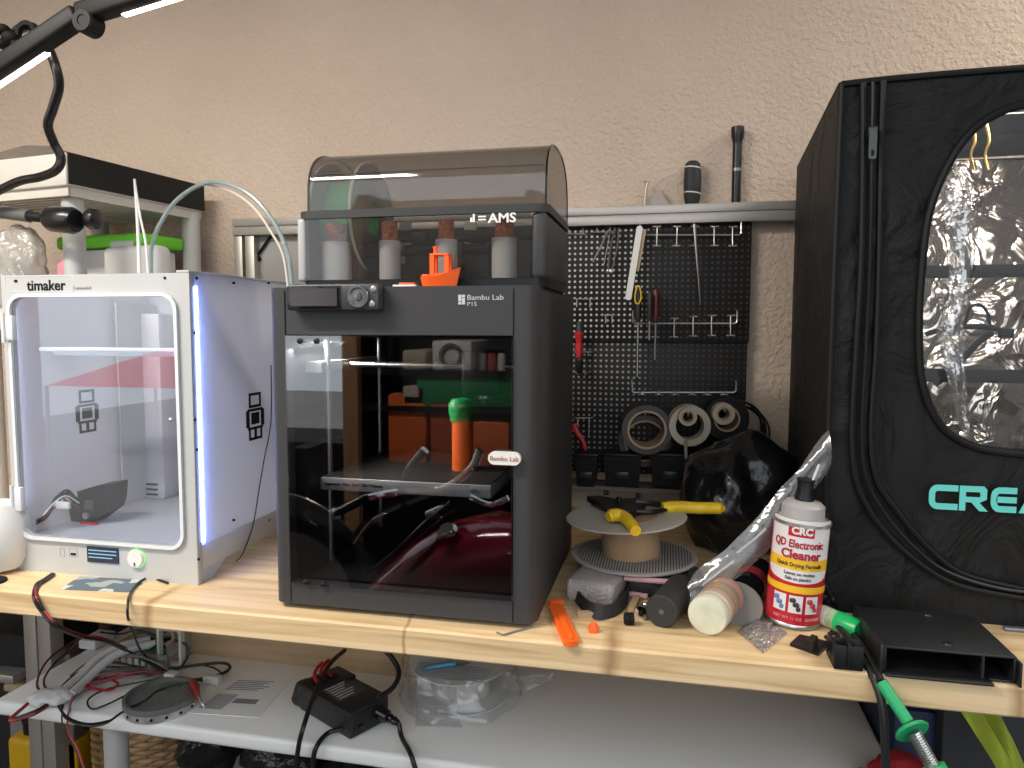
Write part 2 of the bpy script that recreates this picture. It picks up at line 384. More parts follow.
text('P1S', .0078, (p.x, PY-.0006, at(467,306.0,PY).z), MATS['pale_print'], bp_, sx=1.2)
p = at(458.5,304.5,PY); b = M()
for i, (x_, z_, w_, h_) in enumerate(((0,0,.0042,.0035),(0,.0043,.0042,.0085),(.005,.0,.0042,.0085),(.005,.0093,.0042,.0035))): b.box(p.x+x_, p.x+x_+w_, PY-.001, PY, p.z+z_, p.z+z_+h_)
b.build('emblem', MATS['pale_print'], bp_)
# ================================================================ FILAMENT CHANGER ON TOP
ax0, ax1 = at(296,240,.95).x, at(548,240,.95).x; ay0, ay1 = .95, 1.165
az0 = PT; az1 = at(420,207,.95).z
smoke = clear('smoked_plastic', (.80,.79,.78), .045, .35, .03, haze=.08, hazecol=(.2,.19,.18))
smoke2 = clear('smoked_dome', (.76,.74,.72), .05, .5, .04, haze=.12, hazecol=(.26,.24,.22))
ams = thing('filament_box', 'wide dark filament feeder box with a smoked domed lid, on the dark grey printer', 'filament feeder', ((ax0+ax1)/2, (ay0+ay1)/2, az0))
b = M()
ri = rrect(ax0, ax1, ay0, ay1, .02); rin = rrect(ax0+.008, ax1-.008, ay0+.008, ay1-.008, .013)
b.holed(ri, rin, (0,0,az1-.011), (1,0,0), (0,1,0), (0,0,.011)); b.build('rim', bodym, ams)
b = M().prism(rrect(ax0+.004, ax1-.004, ay0+.004, ay1-.004, .018), (0,0,az0), (1,0,0), (0,1,0), (0,0,.012)); b.build('base_tray', black, ams)
b = M(); b.box(ax1-.024, ax1-.002, ay0+.002, ay1-.002, az0+.01, az1-.010, .008, 3); b.box(ax0+.004, ax0+.012, ay0+.012, ay1-.004, az0+.01, az1-.010, .003); b.box(ax0+.004, ax1-.004, ay1-.014, ay1-.004, az0+.01, az1-.01)
b.build('side_shell', bodym, ams)
M().box(ax0+.0005, ax0+.014, ay0+.0005, ay0+.014, az0+.01, az1-.010, .005, 3).build('corner_post', mat('grey_corner', (.42,.42,.40), .35), ams)
M().box(ax0+.014, ax1-.024, ay0+.002, ay0+.005, az0+.012, az1-.011).build('front_window', smoke, ams)
# dome lid
dz = at(430,154,1.04).z-az1
def prof(k=18):
    o = []
    for i in range(k+1):
        a = PI*i/k; c = math.cos(a); s_ = math.sin(a)
        o.append(((ay0+.006+ay1-.008)/2-(ay1-ay0-.014)/2*(abs(c)**.8)*(1 if c > 0 else -1), az1+dz*abs(s_)**.55))
    return o
pf = prof(); dx0, dx1 = at(308,205,.955).x, at(546,205,.955).x
dome = M().sheet(lambda u, v: (dx0+(dx1-dx0)*u, *pf[int(round(v*18))]), 2, 18, .0016).build('dome_lid', smoke2, ams)
for x in (dx0, dx1):
    b = M().prism(pf, (x-.0006,0,0), (0,1,0), (0,0,1), (.0012,0,0)); b.build('lid_end', smoke2, dome)
    b = M().tube([(x, y, z) for y, z in pf], .0016, 6, smooth=False); b.build('lid_rim', gloss if x == dx1 else mat('lid_edge', (.05,.05,.05), .3), dome)
M().box(dx0+.004, dx1-.004, ay0+.01, ay0+.012, az1+.052, az1+.0527).build('lid_crease', mat('lid_edge'), dome)
# four desiccant cups, rollers
orb = mat('orange_beads', (.5,.14,.06), .7, vary=.8, vscale=260)
for i, (p_, q_) in enumerate(((323,350),(380,400),(436,457),(492,517))):
    a = at(p_, 250, 1.0); c = at(q_, 250, 1.0); x = (a.x+c.x)/2; r = (c.x-a.x)/2
    zc0 = az0+.012; zc1 = at(400,241,1.0).z; zb = at(400,222,1.0).z
    cup = M().lathe([(r,0),(r,zc1-zc0)], (x,1.0,zc0)).build('desiccant_cup', mat('cup_white', (.85,.83,.80), .5), ams)
    M().lathe([(r*.72,0),(r*.72,zb-zc1)], (x,1.0,zc1)).build('bead_window', orb, cup)
b = M()
for x0_, x1_ in ((355,378),(404,430),(462,490)):
    a = at(x0_, 260, 1.03).x; c = at(x1_, 260, 1.03).x
    b.box(a, c, 1.03, 1.08, az0+.012, az0+.052, .004); b.cyl((a,1.035,az0+.06),(c,1.035,az0+.06),.009)
b.cyl((ax0+.03,1.06,az0+.079),(ax1-.03,1.06,az0+.079),.004)
for x in (at(322,225,1.03).x, at(366,225,1.03).x, at(418,225,1.03).x, at(474,225,1.03).x): b.box(x-.012,x+.012,1.03,1.06,az0+.07,az0+.086,.003)
b.build('feed_rollers', black, ams)
b = M()
for xx in (405, 470, 505):
    for yy in (226, 246, 260): p = at(xx, yy, 1.14); b.box(p.x-.010, p.x+.010, 1.14, 1.145, p.z-.006, p.z+.006)
b.build('rear_slot', mat('slot_white', (.6,.58,.55), .6), ams)
text('AMS', .0175, (at(488,218,ay0).x, ay0+.0012, at(488,222.5,ay0).z), mat('white_print', (.85,.85,.83), .5), ams, sx=1.15, bold=.0004)
p = at(470,222,ay0); b = M(); b.box(p.x, p.x+.0028, ay0+.001, ay0+.002, p.z, p.z+.006); b.box(p.x+.0035, p.x+.0063, ay0+.001, ay0+.002, p.z, p.z+.011); b.box(p.x+.011, p.x+.022, ay0+.001, ay0+.002, p.z+.002, p.z+.004); b.box(p.x+.011, p.x+.022, ay0+.001, ay0+.002, p.z+.006, p.z+.008); b.build('emblem', MATS['white_print'], ams)
# spool in the feeder
sr = .084; scz = az1+dz-.006-sr; sxa, sxb = at(344,200,1.09).x, at(381,200,1.09).x
sp = thing('filament_spool', 'smoky spool of green filament under the domed lid', 'spool', ((sxa+sxb)/2, 1.056, scz-sr))
fl = clear('smoky_flange', (.66,.66,.67), .06, .4, .1, haze=.22, hazecol=(.05,.05,.05))
for x in (sxa, sxb): M().lathe([(.028,0),(sr,0),(sr,.003),(.028,.003)], (x-.0015,1.056,scz), (1,0,0), 48, closed=True).build('flange', fl, sp)
for x in (sxa, sxb): M().lathe([(sr-.0012,-.0005),(sr+.0006,-.0005),(sr+.0006,.0035),(sr-.0012,.0035)], (x-.0015,1.056,scz), (1,0,0), 48, closed=True).build('flange_edge', mat('pale_edge', (.75,.72,.68), .5), sp)
M().lathe([(.03,0),(.056,0),(.056,sxb-sxa-.006),(.03,sxb-sxa-.006)], (sxa+.003,1.056,scz), (1,0,0), 40, closed=True).build('green_filament', mat('green_filament', (.02,.50,.10), .4, bump=.3, bscale=300), sp)
# ================================================================ SMALL BOAT AND SCRAPS ON THE PRINTER'S TOP EDGE
yb = .936; bl = at(420,283,yb).x; br = at(462,283,yb).x; bw = br-bl; boat_z = PT
def bh(py): return at(440, py, yb).z
boat = thing('toy_boat', 'small orange plastic tugboat standing on the top edge of the dark grey printer', 'toy boat', ((bl+br)/2, yb, boat_z))
def hull(u, v):
    x = bl+bw*u; hw = .0125*(1-(abs(u-.45)/.58)**2.2) if True else 0
    hw = max(hw, .0008) if u > .02 else .009
    top = boat_z+.0105+.010*max(0, (u-.5)/.5)**1.5+.002*(1-u)
    a = PI*v
    return (x+(.004 if u > .8 else 0)*math.sin(a), yb-hw*math.cos(a), boat_z+(top-boat_z)*(1-math.sin(a)**.6))
M().ring_loft([[Vector((bl+bw*(.06+.86*u)+ (z-.5)*bw*.14*(u-.3), yb+sy*max(.0006, .0115*(1-(abs(u-.45)/.6)**2.4))*(.6+.4*z), boat_z+z*(.0135+.012*max(0,(u-.45)/.55)**1.3))) for sy, z in ((-1,0),(1,0),(1,1),(-1,1))] for u in [i/16 for i in range(17)]]).build('hull', orange, boat)
b = M(); cx = at(441,270,yb).x; cw = at(449,270,yb).x-at(432.5,270,yb).x; z0 = boat_z+.0125; z1 = bh(256)
for x in (cx-cw/2+.0015, cx+cw/2-.0015):
    for y in (yb-.006, yb+.006): b.box(x-.0032, x+.0032, y-.0025, y+.0025, z0, z1)
b.box(cx-cw/2-.002, cx+cw/2+.001, yb-.0085, yb+.0085, z1, z1+.0028, .0008); b.box(cx-cw/2, cx+cw/2, yb-.008, yb+.008, z0-.001, z0+.005)
b.build('cabin', orange, boat)
M().lathe([(.0028,0),(.0028,.007),(.0036,.008),(.0036,.010)], (cx-cw/2+.004, yb, z1+.0028), n=16).build('funnel', orange, boat)
M().box(bl+.004, bl+.014, yb-.005, yb+.005, boat_z+.0125, boat_z+.0165, .001).build('stern_box', orange, boat)
a_ = at(395,285,.945); c_ = at(418,285,.945)
M().box(a_.x, c_.x, .935, .955, PT, PT+.0032, .001).build('plastic_strip', white, label='short white plastic strip on the dark printer top, left of the boat', cat='strip')
M().box(a_.x+.008, c_.x-.003, .938, .950, PT+.0033, PT+.006, .001).build('plastic_chip', orange, label='thin orange scrap lying on the white strip left of the boat', cat='scrap')
# ================================================================ WHITE OPEN-TOP PRINTER
UX, UY, UW, UD, UH = -.7187, .9776, .3451, .342, .4897    # UX = right side
ux0 = UX-UW; uy1 = UY+UD; uz1 = B+UH
uw = mat('printer_white', (.47,.47,.455), .45, vary=.03)
up_ = thing('3d_printer', 'white boxy 3d printer with a clear front door and glowing side', 'printer', ((ux0+UX)/2, UY+UD/2, B))
ox0, ox1 = at(17,400,UY).x, at(178,400,UY).x; oz1, oz0 = at(100,297,UY).z, at(100,540,UY).z
def match(outer_n, pts): return pts
out_ = rrect(ux0, UX, B+.0, uz1, .003, 6); inn = rrect(ox0, ox1, oz0, oz1, .022, 6)
b = M().holed(out_, inn, (0,UY,0), (1,0,0), (0,0,1), (0,.006,0))
b.build('front_panel', uw, up_)
b = M().box(ux0+.03, ux0+.05, UY-.001, UY, B+.0, B+.004)
b.build('foot_strip', uw, up_)
frost = mat('frosted_white_panel', (.74,.75,.78), .35)
_nt = frost.node_tree; _tr = _nt.nodes.new('ShaderNodeBsdfTranslucent'); _tr.inputs[0].default_value = (.85,.87,.95,1); _mx = _nt.nodes.new('ShaderNodeMixShader'); _mx.inputs[0].default_value = .5
_nt.links.new(_nt.nodes['Principled BSDF'].outputs[0], _mx.inputs[1]); _nt.links.new(_tr.outputs[0], _mx.inputs[2]); _nt.links.new(_mx.outputs[0], [n for n in _nt.nodes if n.type == 'OUTPUT_MATERIAL'][0].inputs[0])
arch = [(0,0),(.035,0),(.07,.022),(UD-.07,.022),(UD-.035,0),(UD,0),(UD,UH),(0,UH)]
M().prism(arch, (UX-.006, UY+.006, B), (0,1,0), (0,0,1), (.006,0,0)).build('side_panel', frost, up_)
M().prism(arch, (ux0, UY+.006, B), (0,1,0), (0,0,1), (.006,0,0)).build('side_panel', frost, up_)
M().box(ux0+.006, UX-.006, uy1-.006, uy1, B, uz1).build('back_panel', frost, up_)
M().box(ux0+.006, UX-.006, UY+.006, uy1-.006, oz0-.012, oz0-.006).build('bottom_panel', frost, up_)
# front right corner edging of the side
M().box(UX, UX+.0025, UY-.0005, UY+.012, B, uz1, .0008).build('edge_strip', mat('edge_grey', (.42,.42,.42), .5), up_)
M().box(UX, UX+.0025, UY+.012, uy1, B+.022, B+.062, .0008).build('lower_strip', uw, up_)
M().box(UX-.02, UX+.0025, UY-.0005, uy1, uz1, uz1+.004, .001).build('top_strip', uw, up_)
# light strip on the side
ledm = mat('blue_white_light', (1,1,1), .5, emit=(.16,.27,1.0), estr=45)
b = M()
l0 = at(197,300,UY+.018)
b.box(UX+.001, UX+.0045, UY+.0135, UY+.0160, B+.065, uz1-.02).build('light_strip', ledm, up_)
ledw = mat('white_light_strip', (1,1,1), .5, emit=(.66,.77,1.0), estr=14)
M().box(ox1+.010, ox1+.013, UY+.0065, UY+.010, oz0+.005, oz1-.01).build('light_strip', ledw, up_)
M().box(ox0-.013, ox0-.010, UY+.0065, UY+.010, oz0+.005, oz1-.01).build('light_strip', ledw, up_)
b = M()
for px_, py_ in ((165,278),(195,278),(193,333),(195,450),(197,560),(193,420)):
    if px_ < 187: p = at(px_, py_, UY); b.cyl((p.x,UY-.001,p.z),(p.x,UY+.001,p.z),.0022, n=12)
    else: p = at(px_, py_, UX+.0025, 0); b.cyl((UX+.0015,p.y+.004,p.z),(UX+.0036,p.y+.004,p.z),.0024, n=12)
for py_ in (283, 520):
    for px_ in (233, 268): p = at(px_, py_, UX, 0); b.cyl((UX,p.y,p.z),(UX+.003,p.y,p.z),.0022, n=12)
b.build('screws', blackm, up_)
# vertical corner column inside and rods
M().box(ux0+.02, ux0+.024, uy1-.12, uy1-.01, oz0, oz1).build('inner_rail', uw, up_)
colm = mat('column_grey', (.55,.53,.55), .4)
cxc = at(150, 450, uy1-.02).x
M().box(at(139,450,uy1-.055).x, at(163,450,uy1-.055).x, uy1-.055, uy1-.006, oz0-.006, oz1-.02, .003).build('rear_column', colm, up_)
b = M()
for py_ in (484, 489, 494): p = at(150, py_, uy1-.056); b.box(p.x-.014, p.x+.018, uy1-.058, uy1-.054, p.z-.0022, p.z+.0014, .001)
b.build('vent_slot', blackm, up_)
b = M()
for x in (ux0+.10, ux0+.24): b.cyl((x, uy1-.04, oz0-.006), (x, uy1-.04, uz1-.02), .006)
b.build('lift_rod', steel, up_)
pz = at(90, 351, UY+.10).z
b = M(); b.box(at(37,351,UY+.1).x, UX-.02, UY+.09, UY+.105, pz-.008, pz+.004, .002); b.cyl((ux0+.01,UY+.06,pz+.004),(UX-.01,UY+.06,pz+.004),.004)
b.build('axis_bar', mat('bar_white', (.75,.74,.72), .3), up_)
b = M(); b.box(at(42,348,UY+.09).x-.01, at(42,348,UY+.09).x+.012, UY+.085, UY+.11, pz-.012, pz+.008, .002)
b.build('slider_block', mat('slider_grey', (.25,.25,.26), .5), up_)
M().box(ux0+.006, UX-.006, UY+.006, UY+.03, uz1-.032, uz1-.024).build('top_rail', uw, up_)
# emblem of stacked blocks, on both side panels
def emblem(xw, pc, hh, side, name):
    c = at(*pc, xw, 0); s_ = hh/18; b = M()
    def r(a0, a1, b0, b1): b.box(min(xw, xw+side*.0012), max(xw, xw+side*.0012), c.y+a0*s_*1.0, c.y+a1*s_*1.0, c.z+b0*s_, c.z+b1*s_)
    for q in ((-4,4,8,9),(-4,-3,4,8),(3,4,4,8),(-4,4,3.4,4.4),(-5,5,2,3),(-6,-4,-4,2.4),(4,6,-4,2.4),(-2.6,2.6,-3,1.4),(-5,5,-5,-4),(-4.4,-3.4,-9,-5),(-.7,.7,-9,-5),(3.4,4.4,-9,-5),(-4.4,4.4,-9,-8),): r(*q)
    b.build(name, blackm, up_)
emblem(UX, (255,416), .084, 1, 'emblem'); 
emblem(ux0+.006, (87,411), .080, 1, 'emblem')
# clear door with hinges
dr = clear('door_acrylic', (.95,.96,.98), .075, .5, .01)
d = M().prism(rrect(ox0-.006, ox1+.006, oz0-.006, oz1+.006, .026), (0,UY-.005,0), (1,0,0), (0,0,1), (0,.0035,0)).build('door', dr, up_)
M().holed(rrect(ox0-.006, ox1+.006, oz0-.006, oz1+.006, .026), rrect(ox0-.0005, ox1+.0005, oz0-.0005, oz1+.0005, .022), (0,UY-.0056,0), (1,0,0), (0,0,1), (0,.0045,0)).build('door_edge', mat('door_edge', (.70,.71,.72), .2), d)
M().ball((ox1-.006, UY-.010, at(174,419,UY).z), .004).build('door_knob', steel, d)
b = M()
for py_ in (328, 498):
    z = at(20, py_, UY).z
    b = M(); b.box(ox0-.012, ox0+.008, UY-.010, UY-.001, z-.02, z+.02, .002); b.cyl((ox0-.008,UY-.011,z-.024),(ox0-.008,UY-.011,z+.024),.003)
    b.build('hinge', mat('hinge_clear', (.66,.67,.68), .25), d)
# lower controls
s0, s1 = at(88,555,UY), at(119,555,UY)
M().box(s0.x, s1.x, UY-.002, UY+.001, at(103,562.5,UY).z, at(103,547,UY).z).build('display', mat('blue_black_screen', (.02,.035,.06), .2), up_)
b = M()
for py_ in (550.5, 554, 557.5): z = at(103,py_,UY).z; b.box(s0.x+.003, s1.x-.003-.008*(py_ == 557.5), UY-.0025, UY-.0015, z-.0008, z+.0008)
b.build('display_text', mat('screen_text', (.2,.3,.4), .5, emit=(.25,.4,.55), estr=.5), up_)
k = at(137,558,UY)
kn = M().lathe([(.0145,0),(.0145,.004),(.0135,.006),(0,.006)], (k.x,UY,k.z), (0,-1,0), 36).build('dial', white, up_)
M().lathe([(.0148,0),(.0162,0),(.0162,.001),(.0148,.001)], (k.x,UY,k.z), (0,-1,0), 36, closed=True).build('dial_ring', mat('green_ring', (.2,.6,.2), .5, emit=(.2,.9,.2), estr=.6), kn)
M().box(k.x-.001, k.x+.001, UY-.0068, UY-.006, k.z-.011, k.z-.006).build('dial_mark', blackm, kn)
p = at(74,554,UY); b = M(); b.box(p.x-.006, p.x+.004, UY-.0006, UY, p.z-.002, p.z+.0015); b.build('card_slot', blackm, up_)
b = M()
for q in ((60,65,548,557),(69,78,548,557)):
    a = at(q[0],q[2],UY); c = at(q[1],q[3],UY); b.holed(rrect(a.x,c.x,c.z,a.z,.001,2), rrect(a.x+.0008,c.x-.0008,c.z+.0008,a.z-.0008,.0006,2), (0,UY-.0005,0),(1,0,0),(0,0,1),(0,.0006,0))
b.build('card_icon', mat('grey_print', (.35,.35,.35), .5), up_)
p = at(4,284,UY)
text('timaker', .024, (at(27.5,291,UY).x, UY-.0006, at(30,290.5,UY).z), blackm, up_, sx=.98, bold=.0003)
text('2 extended', .0075, (at(73,290,UY).x, UY-.0006, at(73,289.5,UY).z), MATS['grey_print'], up_)
p = at(5,284,UY); c = at(74,284,UY)
lab = M().holed(rrect(p.x, c.x, at(40,292,UY).z, at(40,276,UY).z, .003, 3), rrect(p.x+.0006, c.x-.0006, at(40,292,UY).z+.0006, at(40,276,UY).z-.0006, .0025, 3), (0,UY-.0006,0),(1,0,0),(0,0,1),(0,.0007,0)).build('name_plate', MATS['door_edge'], up_)
b = M(); q = at(16,281,UY); b.box(q.x-.003, q.x+.003, UY-.001, UY, q.z-.002, q.z+.002); b.build('plate_mark', blackm, up_)
# wiring harness and dark extruder block inside
fz = oz0-.006
e0 = at(97, 505, UY+.12)
ex = thing('extruder_block', 'black extruder block lying on the floor of the white printer', 'extruder', (e0.x, UY+.12, fz))
def px3(l, y): return [at(a, c, y) for a, c in l]
pl = [(80,521),(77,505),(87,502),(86,492),(106,486),(122,484),(121,500),(118,510),(100,523)]
base = at(80,522,UY+.12).z
poly = [(at(a,c,UY+.12).x, at(a,c,UY+.12).z-base+fz) for a, c in pl]
M().prism(poly, (0,UY+.10,0), (1,0,0), (0,0,1), (0,.035,0)).build('body', black, ex)
M().prism(rrect(e0.x-.006, e0.x+.012, fz+.026, fz+.042, .003, 3), (0,UY+.097,0), (1,0,0), (0,0,1), (0,.004,0)).build('cover_plate', mat('worn_black', (.06,.06,.06), .35), ex)
M().lathe([(.006,0),(.006,.004)], (e0.x-.004,UY+.1,fz+.014), (0,-1,0), 16).build('gear', steel, ex)
hs = M()
for i in range(9):
    pts = [at(80-i*.2,500+i*1.6,UY+.098), at(68,494+random.uniform(-5,8),UY+.075), at(56,502+random.uniform(-6,8),UY+.055), at(46,513+random.uniform(-5,6),UY+.038), at(37+random.uniform(-1,3),524+random.uniform(-4,3),UY+.022)]
    pts = [Vector((p.x, p.y, max(p.z, fz+.002))) for p in pts]
    hs.tube(pts, .0013, 6)
hs.build('wire_bundle', cable, ex)
for k_, (m_, o_) in enumerate((('red_cable', 2), ('white_plastic', -3))):
    h_ = M()
    h_.tube([at(79,506+o_,UY+.09), at(66,499+o_,UY+.068), at(54,506+o_,UY+.048), at(43,516,UY+.032)], .0014, 6); h_.build('coloured_wire', MATS[m_], ex)
M().box(at(52,503,UY+.05).x, at(68,497,UY+.05).x, UY+.05, UY+.056, at(60,509,UY+.05).z, at(60,502,UY+.05).z, .002).build('white_plug', white, ex)
b = M().box(at(80,521,UY+.09).x-.002, at(95,521,UY+.09).x, UY+.092, UY+.099, fz, fz+.003)
b.build('red_edge', redp, ex)
# orange scrap seen at the inner right edge
p = at(170,434,UY+.2)
M().box(p.x-.008, p.x+.012, UY+.25, UY+.27, p.z-.028, p.z+.020, .006).build('orange_bracket', mat('orange_soft', (.9,.18,.04), .6), up_)
# bowden tubes and white cable rising from its top
yt = UY+.26
tubem = clear('milky_tube', (.70,.84,.83), .06, .4, .2, haze=.45, hazecol=(.55,.58,.56))
t = thing('feeder_tube', 'arched milky feed tube with a teal filament above the white printer', 'tube', (at(152,272,yt).x, yt, uz1))
arc = [at(151,285,yt), at(151,266,yt), at(152,246,yt), at(160,224,yt), at(178,199,yt), at(207,182.5,yt), at(233,186,yt), at(256,200,yt), at(276,226,yt), at(288,255,yt), at(292,286,yt)]
M().tube(arc, .0043, 10, 8).build('outer_tube', tubem, t)
M().tube([p+Vector((.0008,-.001,.001)) for p in arc], .0017, 6, 8).build('teal_filament', mat('teal_line', (.05,.28,.27), .4), t)
M().tube([at(207,184,yt+.01), at(232,192,yt+.01), at(254,208,yt+.01), at(271,232,yt+.01), at(283,255,yt+.01), at(288,287,yt+.01)], .0024, 8, 8).build('second_tube', mat('cream_tube', (.66,.60,.52), .4), t)
for q in ((207,182.5),(284,244)): p = at(*q, yt); M().ball(p, (.006,.005,.005)).build('clip', tubem, t)
t2 = thing('cable_spike', 'thin white upright plastic spike behind the top edge of the white printer', 'spike', (at(139,272,yt-.03).x, yt-.03, uz1))
M().tube([at(140,287,yt-.03), at(138,230,yt-.03), at(134.5,179,yt-.03)], [.0042,.0022], 8).build('spike', white, t2)
M().tube([at(134.5,179,yt-.03), at(140,215,yt-.03), at(146,245,yt-.03), at(149,287,yt-.03)], [.0018,.0026], 8).build('return_strand', white, t2)
# thin black cord down the side panel
t3 = [at(271,365,UX+.004,0), at(271,420,UX+.004,0), at(264,460,UX+.004,0), at(259,490,UX+.004,0), at(253,525,UX+.004,0), at(243,553,UX+.006,0), at(236,561,UX+.02,0)]
t3 = [Vector((p.x, p.y, max(p.z, B+.002))) for p in t3]
M().tube(t3, .0011, 6).build('power_cord', cable, up_)
# ================================================================ LEFT SHELF UNIT, LAMP ARM AND THE THINGS ON IT
A9 = R(8); so = Vector((-1.153, 1.212, 0)); rd = Vector((math.cos(A9), -math.sin(A9), 0)); bd = Vector((math.sin(A9), math.cos(A9), 0))
mxs = Matrix.Translation(so) @ Matrix((rd, bd, Vector((0,0,1)))).transposed().to_4x4()
zt1 = at(67,153,1.22).z; zt0 = at(67,186,1.22).z
shm = mat('resin_shelf_white', (.60,.57,.50), .5, vary=.05)
su = thing('storage_shelf', 'off-white plastic shelf unit with round posts in the left corner', 'shelf', so)
def lb(nm, m, *boxes, bev=.004):
    b = M()
    for q in boxes: b.box(*q, bev=bev, mx=mxs)
    return b.build(nm, m, su)
SL = .36
lb('top_shelf', shm, (-.34,0,0,SL,zt0,zt1), )
b = M()
for i in range(16): b.box(-.33, -.012, .02+i*.0225, .026+i*.0225, zt0-.014, zt0+.002, mx=mxs)
b.box(-.335,-.006,.008,.014,zt0-.018,zt0+.002, mx=mxs); b.box(-.012,-.006,.01,SL-.01,zt0-.018,zt0+.002, mx=mxs)
b.build('shelf_ribs', shm, su)
M().box(.0005,.003,.004,SL,zt0+.004,zt1+.001, mx=mxs).build('black_tape', mat('black_tape', (.006,.006,.006), .75), su)
lb('middle_shelf', shm, (-.34,0,0,SL,1.30,1.345))
pg_ = mat('post_grey', (.50,.49,.46), .45)
for a, c in ((-.035,.04),(-.021,SL-.0215),(-.30,.04),(-.30,SL-.035)):
    p = mxs @ Vector((a, c, B)); M().cyl(p, p+Vector((0,0,zt0-B)), .0205, n=28).build('post', pg_, su)
ms = 1.345
def onsh(a, c, z=ms): return mxs @ Vector((a, c, z))
# things on the middle shelf
def rot_thing(name, label, cat, a, c, z=ms, rz=0): return thing(name, label, cat, onsh(a, c, z), (0,0,-A9+rz))
g = rot_thing('storage_box', 'white storage box with a bright green lid on the shelf behind the white printer', 'box', .0, .20)
g.location = Vector((at(130,250,1.46).x, 1.47, ms)); 
zb_ = at(130,248,1.44).z-ms
M().box(-.14,.07,-.05,.06,0,zb_-.003,.008,3).build('body', mat('box_white', (.62,.62,.60), .4), g, local=True)
M().box(-.18,.085,-.055,.07,zb_,zb_+.030,.008,3).build('lid', mat('lime_lid', (.16,.62,.03), .4), g, local=True)
M().box(.0,.065,-.062,-.054,zb_-.004,zb_+.012,.003).build('latch', mat('box_white'), g, local=True)
w = thing('white_case', 'rounded white plastic case in front of the green-lidded box', 'case', (at(130,260,1.36).x, 1.385, ms), (0,0,-A9))
M().box(-.075,.08,-.03,.02,0,at(100,246,1.36).z-ms,.016,4).build('body', mat('case_white', (.66,.65,.62), .35), w, local=True)
M().box(.035,.055,-.0315,-.029,.03,.055).build('sticker', mat('orange_sticker', (.7,.4,.12), .6), w, local=True)
p = at(64,262,1.36)
M().prism([(-.022,0),(.022,0),(.020,.09),(.004,.115),(-.018,.10)], (p.x,1.36,ms), (1,0,0), (0,0,1), (0,.01,0)).build('pink_card', mat('pink_card', (.75,.3,.38), .7), label='small pink card between the clear bag and the white case', cat='card')
def crumple(nm, cen, rad, m, label, cat, seed=0, amp=.25, sc=18, flat=None, seg=32):
    b = M(); t = bmesh.new(); bmesh.ops.create_icosphere(t, subdivisions=4, radius=1)
    for v in t.verts:
        n = v.co.normalized(); q = Vector((n.x*rad[0], n.y*rad[1], n.z*rad[2]))
        d = 1+amp*noise.noise(q*sc+Vector((seed,0,0)))+amp*.5*noise.noise(q*sc*2.7+Vector((0,seed,0)))
        q = q*d; q.z = max(q.z, -rad[2]*.85) 
        v.co = Vector(cen)+q
    b.add(t); return b.build(nm, m, label=label, cat=cat, ang=60)
pb = at(18,250,1.32)
hz = at(18,224,1.32).z-ms
crumple('plastic_bag', (pb.x-.02,1.33,ms+hz*.45), (.075,.05,hz*.53), clear('cloudy_bag', (.8,.8,.8), .08, .6, .2, 1., 30, haze=.55, hazecol=(.62,.58,.52)), 'cloudy clear plastic bag slumped on the shelf left of the post', 'bag', 3, .2, 22)
# clear sheets lying on top of the shelf
p = [at(a, c, 1.28) for a, c in ((-40,150),(-30,120),(8,118),(62,152))]
sh = M().sheet(lambda u, v: onsh(-.34+.32*u, .03+.22*v, zt1+.004+(.085*(1-u)**.8)*(math.sin(v*2.6)**1)*(.6+.4*math.sin(u*5))+.004*noise.noise(Vector((u*9,v*9,2)))), 16, 16, .001)
sh.build('plastic_sheet', clear('grey_sheet', (.7,.68,.64), .12, .6, .15, .6, 25, haze=.45, hazecol=(.42,.38,.33)), label='curled translucent plastic sheet lying on top of the corner shelf', cat='sheet')
M().sheet(lambda u, v: onsh(-.30+.25*u, .27+.03*v, zt1+.003+.07*(1-u)**1.2), 10, 2, .0015).build('teal_strip', mat('teal_strip', (.06,.22,.24), .6), label='narrow teal plastic strip on top of the corner shelf by the wall', cat='strip')
# led lamp
yl = 1.0
lamp = thing('led_lamp', 'black two-bar led lamp on a gooseneck at the upper left', 'lamp', at(0,190,1.12))
lb_ = mat('lamp_black', (.012,.011,.010), .5, spec=.25)
def bar(a, c, nm, l0, l1):
    P0, P1 = at(*a, yl), at(*c, yl); w_ = (P1-P0).normalized(); v_ = Vector((0,0,1)); v_ = (v_-w_*v_.dot(w_)).normalized(); u_ = w_.cross(v_)
    mx = Matrix((w_, u_, v_)).transposed().to_4x4(); mx.translation = P0
    L_ = (P1-P0).length
    o = M().box(0, L_, -.015, .015, -.0145, .0145, .006, 3, mx=mx).build(nm, lb_, lamp)
    M().box(L_*l0, L_*l1, -.0165, -.004, -.0155, -.0075, .002, mx=mx).build('light_strip', mat('lamp_light', (1,1,1), .4, emit=(1,.95,.88), estr=7), o)
    return o
bar((-60,109), (80,15), 'lamp_bar', .05, .72); bar((80,15), (226,-31), 'lamp_bar', .26, .9)
p = at(82,20,yl-.014); M().lathe([(.0185,0),(.0185,.026),(.016,.029),(.008,.029),(.007,.0275),(0,.0275)], (p.x,yl+.013,p.z), (0,-1,0), 32).build('hinge_joint', lb_, lamp)
gn = [at(12,42,yl+.05), at(18,30,yl+.05), at(32,27,yl+.05), at(44,40,yl+.05), at(54,62,yl+.05), at(59,85,yl+.06), at(53,108,yl+.07), at(48,125,yl+.08), at(54,143,yl+.1), at(61,158,yl+.11), at(56,170,yl+.11), at(40,177,yl+.12), at(20,181,yl+.12), at(0,190,yl+.12), at(-30,205,yl+.12)]
M().tube(gn, .0078, 12, 8).build('gooseneck', mat('gooseneck_black', (.012,.010,.009), .3), lamp)
b = M()
for q, r_ in (((3,30),.012),((10,38),.014),((3,44),.011),((18,45),.009)): b.ball(at(*q, yl+.03), (r_,.012,r_*.8))
